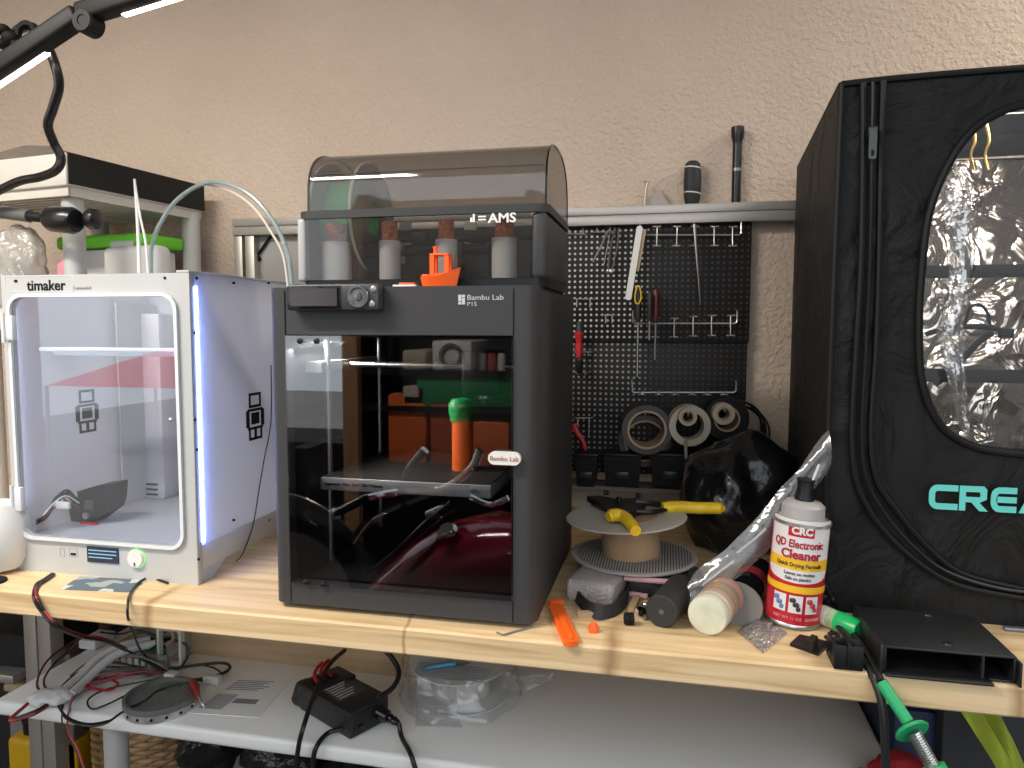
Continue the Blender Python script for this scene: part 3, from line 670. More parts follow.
p = at(27,34,yl+.04); b.lathe([(.014,-.004),(.021,-.004),(.021,.004),(.014,.004)], p, (0,-1,0), 24, closed=True)
b.build('swivel_bracket', blackm, lamp)
# clamp arm with round head in front of the post
ya = 1.16
arm = thing('clamp_arm', 'grey and black tubular arm clamped round the shelf post', 'arm', at(0,235,ya))
M().tube([at(-40,208,ya), at(0,212,ya), at(30,216,ya)], .0125, 16).build('tube', mat('arm_grey', (.12,.115,.11), .35), arm)
M().cyl(at(28,216,ya), at(52,219,ya), .0095).build('neck', black, arm)
a = at(44,218,ya); c = at(76,221,ya-.0); w_ = (c-a)
M().lathe([(.008,0),(.017,.006),(.024,.018),(.025,w_.length-.008),(.021,w_.length),(0,w_.length)], a, w_, 32).build('clamp_head', mat('clamp_gloss', (.01,.01,.011), .25), arm)
M().lathe([(.018,0),(.020,.004),(.019,.016),(.012,.02)], at(89,219,ya+.02), Vector((1,.1,-.05)), 28).build('clamp_knob', MATS['clamp_gloss'], arm)
# little card on the bench under the white printer
fcard = [(60,589),(80,576),(148,580),(128,592)]
z_ = B+.0006
def flat_poly(nm, pts, z0, th, m, **k): 
    P = [atz(a, c, z0+th) for a, c in pts]; return M().ring_loft([[Vector((p.x,p.y,z0)) for p in P], [Vector((p.x,p.y,z0+th)) for p in P]]).build(nm, m, **k)
def mapmat():
    m = mat('printed_map', (.3,.33,.32), .6); nt = m.node_tree; b = nt.nodes['Principled BSDF']; N = nt.nodes.new; L = nt.links.new
    tc = N('ShaderNodeTexCoord'); v = N('ShaderNodeTexVoronoi'); v.inputs['Scale'].default_value = 38; v.distance = 'CHEBYCHEV'
    c = N('ShaderNodeValToRGB'); c.color_ramp.interpolation = 'CONSTANT'; c.color_ramp.elements[0].color = (.10,.14,.17,1); c.color_ramp.elements[1].position = .45; c.color_ramp.elements[1].color = (.34,.37,.36,1); e = c.color_ramp.elements.new(.8); e.color = (.12,.3,.12,1); e = c.color_ramp.elements.new(.88); e.color = (.55,.55,.52,1)
    L(tc.outputs['Object'], v.inputs['Vector']); s = N('ShaderNodeSeparateColor'); L(v.outputs['Color'], s.inputs[0]); L(s.outputs[0], c.inputs[0]); L(c.outputs[0], b.inputs['Base Color'])
    return m
flat_poly('printed_card', fcard, B+.0002, .0008, mapmat(), label='grey printed card lying on the bench under the front of the white printer', cat='card')
# white round device at the far left edge
p = atz(-8,582); sp_ = thing('desk_speaker', 'rounded white speaker with a black cone cut off by the left edge', 'speaker', (p.x-.03,p.y+.04,B))
zc = at(0,541,p.y).z
M().lathe([(.012,0),(.034,.002),(.044,.02),(.048,.05),(.045,.085),(.034,.11),(.0,.118)], (p.x-.038,p.y+.05,B+.004), n=36).build('shell', white, sp_)
M().lathe([(.021,0),(.021,.003),(.016,.004),(.004,-.001),(0,-.001)], (p.x-.024,p.y+.004,zc), (.35,-1,0), 28).build('cone', gloss, sp_)
M().lathe([(.022,0),(.022,.003),(.0,.003)], (p.x+.0,p.y-.002,B+.0002), n=28).build('rubber_disc', blackm, label='small flat black disc on the bench at the left edge', cat='disc')
# ================================================================ THE BACK WALL: RAIL, FRAME, PEGBOARDS
YW = 1.62
rz1 = at(680,204,1.58).z; rz0 = at(680,223,1.58).z
rail = thing('tool_rail', 'long silver aluminium extrusion rail fixed along the wall above the pegboard', 'rail', (-.3,1.6,rz0))
rx0 = at(232,225,1.58).x; rx1 = at(805,210,1.58).x+.12; zm = (rz0+rz1)/2
b = M(); b.box(rx0, rx1, 1.58, 1.618, zm+.002, rz1, .001); b.box(rx0, rx1, 1.58, 1.618, rz0, zm-.002, .001); b.box(rx0+.001, rx1-.001, 1.586, 1.617, zm-.003, zm+.003)
b.build('extrusion', alu, rail)
fr = thing('wall_frame', 'silver aluminium upright frame on the wall behind the arched tube', 'frame', (rx0+.02,1.6,B))
for i, (a, c) in enumerate(((234,242),(245,254))):
    x0 = at(a,250,1.585).x; x1 = at(c,250,1.585).x
    M().box(x0, x1, 1.585, 1.618, B, rz0-.0005, .001).build('upright', alu, fr)
gx0, gx1 = at(257,260,1.61).x, at(320,260,1.61).x
pan = M().box(gx0, gx1, 1.608, 1.6185, 1.2, rz0-.001).build('grey_board', mat('grey_board', (.33,.31,.28), .7, vary=.1), label='plain grey board on the wall under the left end of the rail', cat='board')
M().tube([at(271,236,1.603), at(266,243,1.603), at(262,249,1.603), at(257.5,255,1.603), at(260,259,1.603), at(256,264,1.603), at(256,290,1.603)], .0034, 6, 3).build('thin_cable', blackm, label='kinked black cable hanging on the grey board under the rail', cat='cable')
def pegmat(nm, off, hole, board, fade):
    m = mat(nm, board, .5, spec=.2); nt = m.node_tree; b = nt.nodes['Principled BSDF']; N = nt.nodes.new; L = nt.links.new
    tc = N('ShaderNodeTexCoord'); s = N('ShaderNodeSeparateXYZ'); L(tc.outputs['Object'], s.inputs[0])
    P = .0122; sq = []
    for ax in (0, 2):
        a = N('ShaderNodeMath'); a.operation = 'DIVIDE'; a.inputs[1].default_value = P; L(s.outputs[ax], a.inputs[0])
        f_ = N('ShaderNodeMath'); f_.operation = 'FRACT'; L(a.outputs[0], f_.inputs[0])
        c = N('ShaderNodeMath'); c.operation = 'SUBTRACT'; c.inputs[1].default_value = .5; L(f_.outputs[0], c.inputs[0])
        q = N('ShaderNodeMath'); q.operation = 'POWER'; q.inputs[1].default_value = 2; ab = N('ShaderNodeMath'); ab.operation = 'ABSOLUTE'; L(c.outputs[0], ab.inputs[0]); L(ab.outputs[0], q.inputs[0]); sq.append(q)
    ad = N('ShaderNodeMath'); ad.operation = 'ADD'; L(sq[0].outputs[0], ad.inputs[0]); L(sq[1].outputs[0], ad.inputs[1])
    lt = N('ShaderNodeMapRange'); lt.inputs[1].default_value = .035; lt.inputs[2].default_value = .062; lt.inputs[3].default_value = 1; lt.inputs[4].default_value = 0; L(ad.outputs[0], lt.inputs[0])
    # the wall shows pale through the holes only where the board has nothing behind it
    fd = N('ShaderNodeMapRange'); fd.inputs[1].default_value = off; fd.inputs[2].default_value = off+.03; fd.inputs[3].default_value = 1; fd.inputs[4].default_value = 0; L(s.outputs[0], fd.inputs[0])
    hc = N('ShaderNodeMixRGB'); hc.inputs[1].default_value = (*fade, 1); hc.inputs[2].default_value = (*hole, 1); L(fd.outputs[0], hc.inputs[0])
    mx = N('ShaderNodeMixRGB'); mx.inputs[1].default_value = (*board, 1); L(lt.outputs[0], mx.inputs[0]); L(hc.outputs[0], mx.inputs[2]); L(mx.outputs[0], b.inputs['Base Color'])
    return m
bx0 = at(545,300,1.598).x; bx1 = at(750,300,1.598).x; bmid = at(660,341,1.598).z
bcx = (bx0+bx1)/2; offx = at(640,300,1.598).x-bcx
M().box(bx0, bx1, 1.598, 1.606, bmid+.002, rz0-.001, .001).build('pegboard', pegmat('black_pegboard', offx, (.55,.52,.47), (.014,.012,.011), (.06,.053,.05)), label='upper black pegboard hanging under the rail, with tools and hook bars', cat='pegboard')
M().box(bx0, bx1-.003, 1.598, 1.606, .985, bmid-.002, .001).build('pegboard', pegmat('black_pegboard_low', offx, (.26,.25,.23), (.014,.012,.011), (.04,.036,.034)), label='lower black pegboard behind the tape rolls', cat='pegboard')
M().box(at(625,300,1.607).x, bx1-.003, 1.607, 1.6185, .99, bmid-.03).build('backing_board', blackm, label='dark backing board behind the lower pegboard', cat='board')
YB = 1.598
def bmid_cap(): pass
M().box(bx0, bx1-.001, 1.594, 1.5975, bmid-.003, bmid+.003).build('joint_strip', blackm, label='thin black strip covering the joint between the two pegboards', cat='strip')
wire = mat('hook_wire', (.62,.60,.56), .3, .8)
# three hook bars
def hookbar(xa, xb, ybar, up_px, prongs, label, tall=True):
    A_, C_ = at(xa, ybar, YB-.012), at(xb, ybar, YB-.012); U = at(xa, ybar-up_px, YB-.012)
    t = thing('hook_bar', label, 'hook bar', ((A_.x+C_.x)/2, YB, A_.z), group='hook bars')
    M().tube([(A_.x,YB-.001,U.z),(A_.x,YB-.012,U.z-.003),(A_.x,YB-.012,A_.z+.004),(A_.x+.004,YB-.012,A_.z),(C_.x-.004,YB-.012,C_.z),(C_.x,YB-.012,C_.z+.004),(C_.x,YB-.012,U.z-.003),(C_.x,YB-.001,U.z)], .0019, 8, smooth=False).build('wire_frame', wire, t)
    for x, y0, y1 in prongs:
        a = at(x, y0, YB-.018); c = at(x, y1, YB-.018)
        b = M(); b.tube([(a.x,YB-.012,a.z),(a.x,YB-.02,c.z+.002),(a.x,YB-.02,c.z)], .0014, 6, smooth=False)
        for zz in ((a.z, c.z) if tall else (c.z,)): b.tube([(a.x-.008,YB-.026,zz),(a.x,YB-.020,zz),(a.x+.008,YB-.026,zz)], .0017, 6, smooth=False)
        b.build('prong', wire, t)
    return t
hookbar(640, 741, 235, 12, [(x, 227, 246) for x in (657,677,695,714.5,733)], 'upper wire hook bar with five double prongs just under the rail')
hookbar(633, 737, 323.5, 13, [(638,318,337),(656,318,337),(674.5,318.5,337),(693.5,316.5,336),(712,315.5,335.5),(731,315.5,335.5)], 'middle wire hook bar with a row of double prongs above the board joint')
hookbar(632, 736, 392.5, 13, [(x, 391, 394.5) for x in (642,659,675,692,707,724)], 'lower wire hook bar with short studs above the tape rolls', False)
def hook(xa, xb, y, drop, label):
    a = at(xa, y, YB-.012); c = at(xb, y, YB-.012); d_ = at(xa, y+drop, YB-.012).z
    b = M(); b.tube([(a.x-.004,YB-.001,a.z),(a.x,YB-.012,a.z),(c.x,YB-.012,c.z),(c.x+.004,YB-.001,c.z)], .0015, 6, smooth=False)
    for x in (a.x+.004, c.x-.004): b.tube([(x,YB-.012,a.z),(x,YB-.014,d_)], .0013, 6, smooth=False)
    b.build('wire_hook', wire, label=label, cat='hook', group='small wire hooks on the pegboard')
hook(567,585,234,-5,'small wire hook at the top left of the pegboard beside the dark printer')
hook(595,612,232,-4,'small wire hook holding the hex keys under the rail')
hook(575,592,299,8,'small wire hook above the red screwdriver on the left of the pegboard')
hook(604,614,315,8,'small single wire hook left of the middle hook bar')
hook(575,590,352,4,'small wire hook round the shaft of the red screwdriver')
hook(576,591,418,18,'small wire hook above the red pliers low on the pegboard')
hook(576,587,372.5,2,'small wire hook under the red screwdriver handle')
# hanging tools
hk = thing('hex_key', '', '', (0,0,0)); bpy.data.objects.remove(hk)
for i, (a, c) in enumerate((((608,232),(593,262)),((610,234),(604,264)),((606,232),(600,250)))):
    A_, C_ = at(*a, YB-.02-.003*i), at(*c, YB-.02-.003*i)
    M().tube([(A_.x+.012,A_.y,A_.z+.001),(A_.x+.003,A_.y,A_.z+.002),A_,C_], .0011 if i else .0015, 6, smooth=False).build('hex_key', steel, label=('longest hex key slanting left under the rail', 'middle steel hex key hanging almost straight under the rail', 'shortest steel hex key under the rail')[i], cat='hex key', group='hex keys on the pegboard')
A_ = at(617,228,YB-.022); C_ = at(610,271,YB-.022)
pl_ = thing('tweezers', 'grey flat tweezers hanging under the rail beside the hex keys', 'tweezers', C_)
for s_ in (-1,1): M().tube([A_+Vector((s_*.004,0,0)), (A_+C_)/2+Vector((s_*.007,0,0)), C_+Vector((s_*.004,0,0))], .0042, 8, flat=.45).build('arm', mat('tool_grey', (.20,.19,.18), .4, .5), pl_)
M().ball(C_, (.009,.003,.006)).build('tip', steel, pl_)
def strip(a, c, w_, y, th, m, name, label, cat, round_=.4):
    A_, C_ = at(*a, y), at(*c, y); d = (C_-A_); L_ = d.length; d.normalize(); s_ = Vector((0,1,0)).cross(d).normalized()
    b = M().prism(rrect(-w_/2, w_/2, 0, L_, w_*round_, 4), A_, s_, d, (0,th,0)); return b.build(name, m, label=label, cat=cat)
strip((640,226),(628,300),.013,YB-.030,.004,mat('rule_white', (.72,.70,.65), .4),'plastic_rule','long white plastic strip hanging diagonally on the pegboard','strip')
strip((644,229),(636.5,271),.010,YB-.024,.004,mat('wood_stick', (.48,.33,.2), .7),'wooden_stick','wooden stick hanging behind the white plastic strip','stick',.1)
# screwdrivers in the middle bar
def driver(px_, top, grip, tip, r, m, label, y=YB-.030, shaft=.0018, yellowring=False, cat='screwdriver'):
    a = at(px_, top, y); g_ = at(px_, grip, y); t_ = at(px_-(tip-grip)*.0, tip, y)
    t = thing('screwdriver', label, cat, t_)
    M().lathe([(0,0),(r*.7,.002),(r,.010),(r*.85,(a.z-g_.z)*.5),(r,(a.z-g_.z)*.8),(r*.6,a.z-g_.z)], (a.x,y,a.z), (0,0,-1), 16).build('handle', m, t)
    M().cyl((a.x,y,g_.z), (a.x,y,t_.z), shaft, n=10).build('shaft', steel, t)
    return t
tt = driver(638.5, 286, 322, 377, .008, mat('dark_grip', (.012,.012,.012), .5), 'black-handled screwdriver with a yellow loop in the middle hook bar')
M().tube([at(636,290,YB-.042), at(635,300,YB-.042), at(638,304,YB-.042), at(641,298,YB-.042), at(640,288,YB-.042), at(638,286,YB-.042)], .0015, 6, closed=True).build('yellow_loop', yellow, tt)
driver(656, 289, 323, 360, .008, mat('dark_red_grip', (.11,.006,.01), .4), 'dark red screwdriver in the middle hook bar')
driver(650, 292, 321, 340, .006, MATS['dark_grip'], 'short black screwdriver left of the dark red one', y=YB-.045)
A_ = at(694.5,224,YB-.03); C_ = at(700.5,305,YB-.03)
M().tube([A_, (A_+C_)/2, C_], [.0042,.0012], 8).build('steel_spike', steel, label='long tapering steel spike hanging from the upper hook bar', cat='spike')
t = thing('screwdriver', 'red screwdriver at the left edge of the pegboard beside the dark printer', 'screwdriver', at(579,375,YB-.03))
a = at(579,322,YB-.03)
M().cyl(a, at(579,333,YB-.03), .005, .006).build('cap', mat('cap_grey', (.05,.05,.05), .5), t)
M().lathe([(.006,0),(.010,.003),(.009,.012),(.006,.020),(.008,.03),(.006,.055)], at(579,332,YB-.03), (0,0,-1), 16).build('handle', redp, t)
M().lathe([(.006,0),(.008,.006),(.006,.03)], at(579.5,360,YB-.03), (0,0,-1), 16).build('lower_grip', blackm, t)
t = thing('pliers', 'small red-handled pliers hanging low on the left of the pegboard', 'pliers', at(586,460,YB-.03))
M().tube([at(574,424,YB-.03), at(577,432,YB-.03), at(583,441,YB-.03), at(587,455,YB-.03)], [.007,.003], 8).build('handle', redp, t)
M().ball(at(587,457,YB-.03), (.007,.006,.006)).build('red_ball', redp, t)
# tools standing on top of the rail
yh = 1.6
p = at(692,200,yh); t = thing('chisel_handle', 'stubby black screwdriver handle with pale lines standing on the rail', 'screwdriver', (p.x,yh,rz1))
H0 = at(692,161,yh).z-rz1
pr_ = [(.013,0),(.0165,.012),(.0185,H0*.5),(.0175,H0*.75),(.0155,H0*.93),(.010,H0*.99),(0,H0)]
M().lathe(pr_, (p.x,yh,rz1), n=24).build('grip', mat('rubber_grip', (.014,.014,.014), .6), t)
for hh, rr in ((H0*.84,.0172),(H0*.27,.0176)): M().lathe([(rr-.002,-.001),(rr,-.001),(rr,.0015),(rr-.002,.0015)], (p.x,yh,rz1+hh), (.12,0,1), 24, closed=True).build('pale_line', mat('pale_line', (.6,.6,.58), .5), t)
p = at(736,199,yh); H0 = at(736,127,yh).z-rz1
t = thing('flashlight', 'long thin black metal flashlight standing upright on the rail', 'flashlight', (p.x,yh,rz1))
M().cyl((p.x,yh,rz1), (p.x,yh,rz1+H0*.77), .0095, n=24).build('tube', mat('flash_black', (.012,.012,.013), .3, .3), t)
M().lathe([(.0095,0),(.0095,.004),(.013,.016),(.0135,H0*.17),(.0135,H0*.22),(.012,H0*.23),(0,H0*.23)], (p.x,yh,rz1+H0*.77), n=24).build('head', MATS['flash_black'], t)
M().cyl((p.x,yh,rz1+H0*.42), (p.x,yh,rz1+H0*.46), .0103).build('switch_ring', mat('ring_grey', (.2,.2,.2), .3, .6), t)
p = at(654,203,yh); q = [(641,204.5),(659,188.5),(670,203.5)]
M().prism([(at(a,c,yh).x-p.x, at(a,c,yh).z-rz1 if c < 200 else 0) for a, c in q], (p.x,yh,rz1), (1,0,0), (0,0,1), (0,.003,0)).build('set_square', mat('square_grey', (.34,.29,.25), .5, .2), label='grey triangular plate corner sticking up behind the rail', cat='square')
b = M().tube([(at(645,200,yh-.01).x,yh-.01,rz1), at(646,190,yh-.01), at(648,182,yh-.01), at(644,181.5,yh-.01)], .0025, 8, smooth=False); b.build('bent_hook', mat('hook_grey', (.4,.36,.32), .4, .6), label='small bent metal hook standing on the rail beside the triangular plate', cat='hook')
# tape rolls on hooks
def roll(px_, py_, ro, ri, w_, y, m, core, label, name='tape_roll', cat='tape roll', ax=(.12,-1,.0), group='tape rolls hanging at the bottom of the pegboard'):
    c = at(px_, py_, y); sc = (c-C0).dot(fw)/F; ro *= sc; ri *= sc
    t = thing(name, label, cat, (c.x,c.y,c.z-ro), group=group)
    th = .004
    M().lathe([(ri+th,0),(ro,0),(ro,w_),(ri+th,w_)], c-Vector(ax)*0, [-k for k in ax], 40, closed=True).build('tape', m, t)
    M().lathe([(ri,-.0008),(ri+th,-.0008),(ri+th,w_+.0008),(ri,w_+.0008)], c, [-k for k in ax], 40, closed=True).build('core', core, t)
    return t
ct = mat('card_core', (.44,.31,.19), .8); bt = mat('beige_tape', (.50,.42,.31), .6); kt = mat('black_tape_roll', (.010,.009,.009), .5, spec=.25)
dkb = mat('dark_brown_tape', (.045,.033,.024), .5)
roll(647,430,25,17.5,.075,1.50,dkb,ct,'large dark brown tape roll with a wide cardboard core, left of the pale roll')
roll(645,441,26,19,.03,1.565,mat('grey_brown_tape', (.07,.055,.04), .5),ct,'brown tape roll hanging behind and just below the large cardboard-cored roll')
roll(690,426,20.5,14,.04,1.51,bt,mat('pale_core', (.48,.42,.34), .8),'large pale beige tape roll in the middle of the row')
roll(688,417,9,5,.03,1.49,bt,ct,'small beige tape roll nested inside the pale beige roll')
roll(727,419,22,11,.045,1.52,kt,ct,'black tape roll right of the pale beige roll')
roll(724,414,11,5.5,.03,1.495,bt,ct,'small beige tape roll in front of the black tape roll')
# pegs that carry the rolls
for px_, py_, nm in ((646,411,'left'),(688,412,'middle'),(724,408,'right')):
    p = at(px_, py_, 1.5); M().tube([(p.x,YB+.0,p.z-.004),(p.x,1.47,p.z-.004),(p.x,1.462,p.z+.004)], .002, 8, smooth=False).build('peg_hook', wire, label='straight wire peg carrying the %s tape rolls' % nm, cat='hook', group='pegs under the tape rolls')
b = M()
for i in range(5):
    c = at(735+i*1.5, 425+i*2, 1.56-.006*i); r_ = .052+.004*math.sin(i*2.1)
    b.tube([c+Vector((math.cos(a)*r_, .004*math.sin(a*3+i), math.sin(a)*r_)) for a in [2*PI*k/16 for k in range(16)]], .0022, 6, 3, closed=True)
cb = b.build('cable_coil', cable, label='coil of thin black cable hanging right of the tape rolls', cat='cable coil')
tailp = [(700,440),(701,455),(706,475),(713,490)]
M().tube([at(a, c, 1.50) for a, c in ((686,440),(686,455),(689,470),(696,480))], .0035, 8).build('grey_strap', mat('grey_strap', (.28,.26,.22), .6), label='grey tape end hanging from the pale beige roll', cat='strap')
# black hanging bins
def bin_(xa, xb, label):
    y = 1.52; x0, x1 = at(xa,470,y).x, at(xb,470,y).x; z0, z1 = at(xa,487,y).z, at(xa,456,y).z
    t = thing('storage_bin', label, 'bin', ((x0+x1)/2, y+.035, z0), group='black bins along the wall')
    b = M(); w_ = x1-x0; tp = .006
    b.ring_loft([[Vector((cx_+s_[0]*(w_/2-k), cy_+s_[1]*(.033-k), z)) for s_ in ((-1,-1),(1,-1),(1,1),(-1,1))] for z, k in ((z0,tp),(z1,0)) for cx_, cy_ in (((x0+x1)/2, y+.035),)], cap=True)
    b.build('tub', black, t)
    M().box(x0-.002, x1+.002, y-.002, y+.07, z1, z1+.006, .002).build('rim', black, t)
    M().box((x0+x1)/2-.014, (x0+x1)/2+.014, y-.0005, y+.004, z0+.02, z0+.034, .001).build('label_holder', mat('bin_label', (.025,.025,.026), .3), t)
bin_(574,597,'narrow black bin on the wall nearest the dark printer'); bin_(603,641,'wide black bin in the middle, under the brown tape roll'); bin_(650,691,'wide black bin under the pale tape roll, by the small carton')
x0 = at(574,490,1.5).x
M().box(x0-.02, at(694,490,1.5).x, 1.53, 1.60, at(600,487,1.52).z-.010, at(600,487,1.52).z-.0005).build('wall_ledge', mat('ledge_grey', (.16,.14,.12), .7), label='narrow ledge along the wall carrying the black bins', cat='ledge')
p0, p1 = at(697,475,1.5), at(720,463,1.5)
M().box(p0.x, p1.x, 1.5, 1.56, p0.z, p1.z, .001).build('small_carton', card, label='small brown carton between the bins and the black crumpled bag', cat='carton')
M().box(p0.x-.01, at(745,480,1.5).x, 1.49, 1.6, p0.z-.06, p0.z-.0006, .004).build('dark_case', blackm, label='flat dark case under the small brown carton', cat='case')
# pale panel low on the wall behind the bench things
M().box(at(570,500,1.612).x-.1, at(792,500,1.612).x+.1, 1.6125, 1.6195, B, at(600,487,1.61).z).build('wall_strip', mat('cream_strip', (.50,.45,.36), .7), label='pale cream strip along the foot of the wall behind the spool', cat='strip')
# ================================================================ THINGS ON THE BENCH
# ---- big spool with a cardboard core
scx, scy = at(634,553,1.17).x, 1.17
zlo = at(634,555,1.17).z-.002; zhi = at(634,518,1.17).z
sr_ = .1
spool = thing('empty_spool', 'grey ribbed spool with a cardboard core lying flat on the foam block', 'spool', (scx,scy,zlo))
fm = mat('spool_grey', (.42,.40,.37), .5)
def ribbed():
    m = mat('ribbed_grey', (.25,.24,.225), .5); nt = m.node_tree; b = nt.nodes['Principled BSDF']; N = nt.nodes.new; L = nt.links.new
    tc = N('ShaderNodeTexCoord'); w = N('ShaderNodeTexWave'); w.inputs['Scale'].default_value = 70; w.bands_direction = 'X'
    c = N('ShaderNodeValToRGB'); c.color_ramp.elements[0].position = .35; c.color_ramp.elements[0].color = (.07,.068,.065,1); c.color_ramp.elements[1].position = .6; c.color_ramp.elements[1].color = (.42,.40,.37,1)
    L(tc.outputs['Object'], w.inputs['Vector']); L(w.outputs[0], c.inputs[0]); L(c.outputs[0], b.inputs['Base Color']); return m
tl = Vector((.02,.03,1))
M().lathe([(.0,0),(sr_,0),(sr_+.002,.0015),(sr_+.002,.0035),(sr_,.004),(0,.004)], (scx,scy,zlo), n=56).build('lower_flange', fm, spool)
M().lathe([(.045,0),(sr_-.006,0),(sr_-.006,.0006),(.045,.0006)], (scx,scy,zlo+.004), n=56, closed=True).build('ribbed_face', ribbed(), spool)
M().lathe([(.047,0),(.047,zhi-zlo-.001)], (scx-.004,scy,zlo+.004), (-.08,0,1), 40).build('cardboard_core', card, spool)
M().lathe([(0,0),(sr_-.004,0),(sr_-.002,.0015),(sr_-.004,.003),(0,.003)], (scx-.014,scy,zhi), (-.05,-.02,1), 56).build('upper_flange', mat('spool_top', (.46,.42,.37), .55), spool)
# ---- foam block
p = atz(560,604); q = atz(622,604)
fb = M().box(-.034,.040,-.035,.045,0,zlo-B-.0008,.007,3)
fb.b.transform(Matrix.Translation((p.x+.046,p.y+.042,B)) @ Matrix.Rotation(R(-12),4,'Z'))
fb.build('foam_block', mat('grey_foam', (.44,.39,.375), .95, bump=.6, bscale=300, vary=.1, vscale=200), label='grey foam block on the bench under the front of the spool', cat='foam')
# ---- pink-rimmed black pouch
ph = zlo-B-.001
x0, x1 = at(628,590,1.09).x, at(692,580,1.09).x
pc_ = thing('black_case', 'flat black case with a pink rim lying under the spool', 'case', ((x0+x1)/2,1.14,B))
M().box(x0,x1,1.075,1.2,B,B+ph-.001,.008,3).build('body', mat('case_fabric', (.016,.016,.017), .7, bump=.3, bscale=150), pc_)
pk = mat('pink_rim', (.62,.36,.37), .45)
M().tube([(x0-.005,1.079,B+ph-.005),((x0+x1)/2,1.074,B+ph-.004),(x1-.006,1.074,B+ph-.004),(x1+.004,1.078,B+ph-.008),(x1+.006,1.09,B+.016)], .0042, 10).build('upper_rim', pk, pc_)
M().tube([(x0,1.074,B+.005),(x0+.03,1.070,B+.005)], .0045, 10, smooth=False).build('lower_rim', pk, pc_)
# ---- yellow-handled cutters on the spool
ct_ = thing('cable_cutter', 'cable cutter with dark jaws and yellow grips on top of the spool', 'cutter', (scx,scy,zhi+.003))
zc_ = zhi+.012
jm = mat('gunmetal', (.02,.019,.018), .35, .4)
b = M()
J = [atz(a, c, zc_) for a, c in ((587,497.5),(600,497),(614,500),(636,499.5),(646,505),(640,511),(630,514),(612,515),(606,507),(594,501.5))]
b.ring_loft([[Vector((p.x,p.y,zc_-.007)) for p in J], [Vector((p.x,p.y,zc_+.003)) for p in J]])
for q in ((638,500),(606,497),(619,504)): p = atz(*q, zc_); b.cyl((p.x,p.y,zc_+.004),(p.x,p.y,zc_+.012),.0045, n=16)
b.tube([atz(636,502,zc_+.004), atz(650,503,zc_+.004), atz(668,506,zc_+.004)], .0055, 8); b.tube([atz(630,511,zc_), atz(650,512,zc_), atz(668,509,zc_)], .004, 8)
b.build('jaws', jm, ct_)
M().tube([atz(662,507.5,zc_+.002), atz(680,507,zc_+.002), atz(700,508,zc_+.002), atz(719,508,zc_+.002), atz(722,508.5,zc_+.002)], [.0092,.0102,.0098,.0098,.006], 14).build('grip', yellow, ct_)
M().tube([atz(608,517,zc_+.001), atz(615,515,zc_+.003), atz(624,517,zc_+.001), atz(631,524,zc_-.002), atz(636,531,zc_-.006)], [.008,.0105,.010,.0095,.0085], 14).build('grip', yellow, ct_)
# ---- black roll of mat
p = atz(661,628); rr = .0225
rl = thing('rubber_roll', 'black rubber roll with its flat end facing the front of the bench', 'roll', (p.x,p.y+.01,B))
dv = Vector((.30,1,0)).normalized()
M().lathe([(0,0),(rr-.002,0),(rr,.002),(rr,.098),(rr-.002,.1),(0,.1)], (p.x,p.y,B+rr), dv, 36).build('roll', mat('black_rubber', (.022,.022,.022), .65, bump=.2, bscale=300), rl)
M().lathe([(0,-.0004),(.0035,-.0004),(.0035,.0004)], (p.x,p.y-.0006,B+rr), dv, 16).build('centre_hole', mat('hole_grey', (.1,.1,.1), .6), rl)
crumple('folded_strap', (atz(690,604).x+.008, atz(690,604).y+.03, B+.021), (.012,.035,.021), mat('case_fabric'), 'black folded strap standing between the rubber roll and the glue bottle', 'strap', 5, .25, 30)
# ---- glue bottle lying down
p = atz(706,637); rg = .0265
gb = thing('glue_bottle', 'beige plastic bottle lying down with its pale base towards the camera', 'bottle', (p.x,p.y+.012,B))
dv = Vector((.36,1,0)).normalized()
M().lathe([(0,.001),(rg-.006,0),(rg-.001,.002),(rg,.006),(rg,.018),(rg-.001,.02)], (p.x,p.y+.004,B+rg), dv, 36).build('base', mat('bottle_pale', (.62,.62,.48), .25, vary=.1, vscale=40), gb)
M().lathe([(rg-.001,0),(rg,.002),(rg,.068),(rg-.004,.078),(.012,.088),(.012,.1),(0,.1)], Vector((p.x,p.y+.004,B+rg))+dv*.02, dv, 36).build('body', mat('bottle_beige', (.56,.46,.36), .35, vary=.06, vscale=30), gb)
lm = Vector((p.x,p.y+.004,B+rg))
ll = M(); 
for i in range(7):
    a0 = R(108-5*(i % 2)); r0 = rg+.0004
    ll.lathe([(rg+.0002,.026+i*.0065),(rg+.0005,.026+i*.0065),(rg+.0005,.0285+i*.0065+.001*(i%3)),(rg+.0002,.0285+i*.0065)], lm, dv, 36, closed=True)
lb2 = ll.build('label_lines', mat('label_brown', (.40,.26,.16), .5), gb)
M().lathe([(rg+.0004,.075),(rg+.0007,.075),(rg+.0007,.082),(rg+.0004,.082)], lm, dv, 36, closed=True).build('pink_band', mat('band_pink', (.66,.30,.26), .5), gb)
p2 = lm+dv*.073+Vector((-.008,-.004,rg-.001)); M().ball(p2, (.004,.004,.0012)).build('yellow_dot', yellow, gb)
# ---- grey translucent disc leaning behind the bottle
p = atz(735,628)
M().lathe([(0,0),(.036,0),(.037,.001),(.036,.0022),(0,.0022)], (p.x+.004,p.y+.038,B+.0205), (.10,-.62,.9), 40).build('plastic_disc', mat('disc_grey', (.22,.215,.19), .25, vary=.08), label='grey-green plastic disc leaning beside the beige bottle', cat='disc')
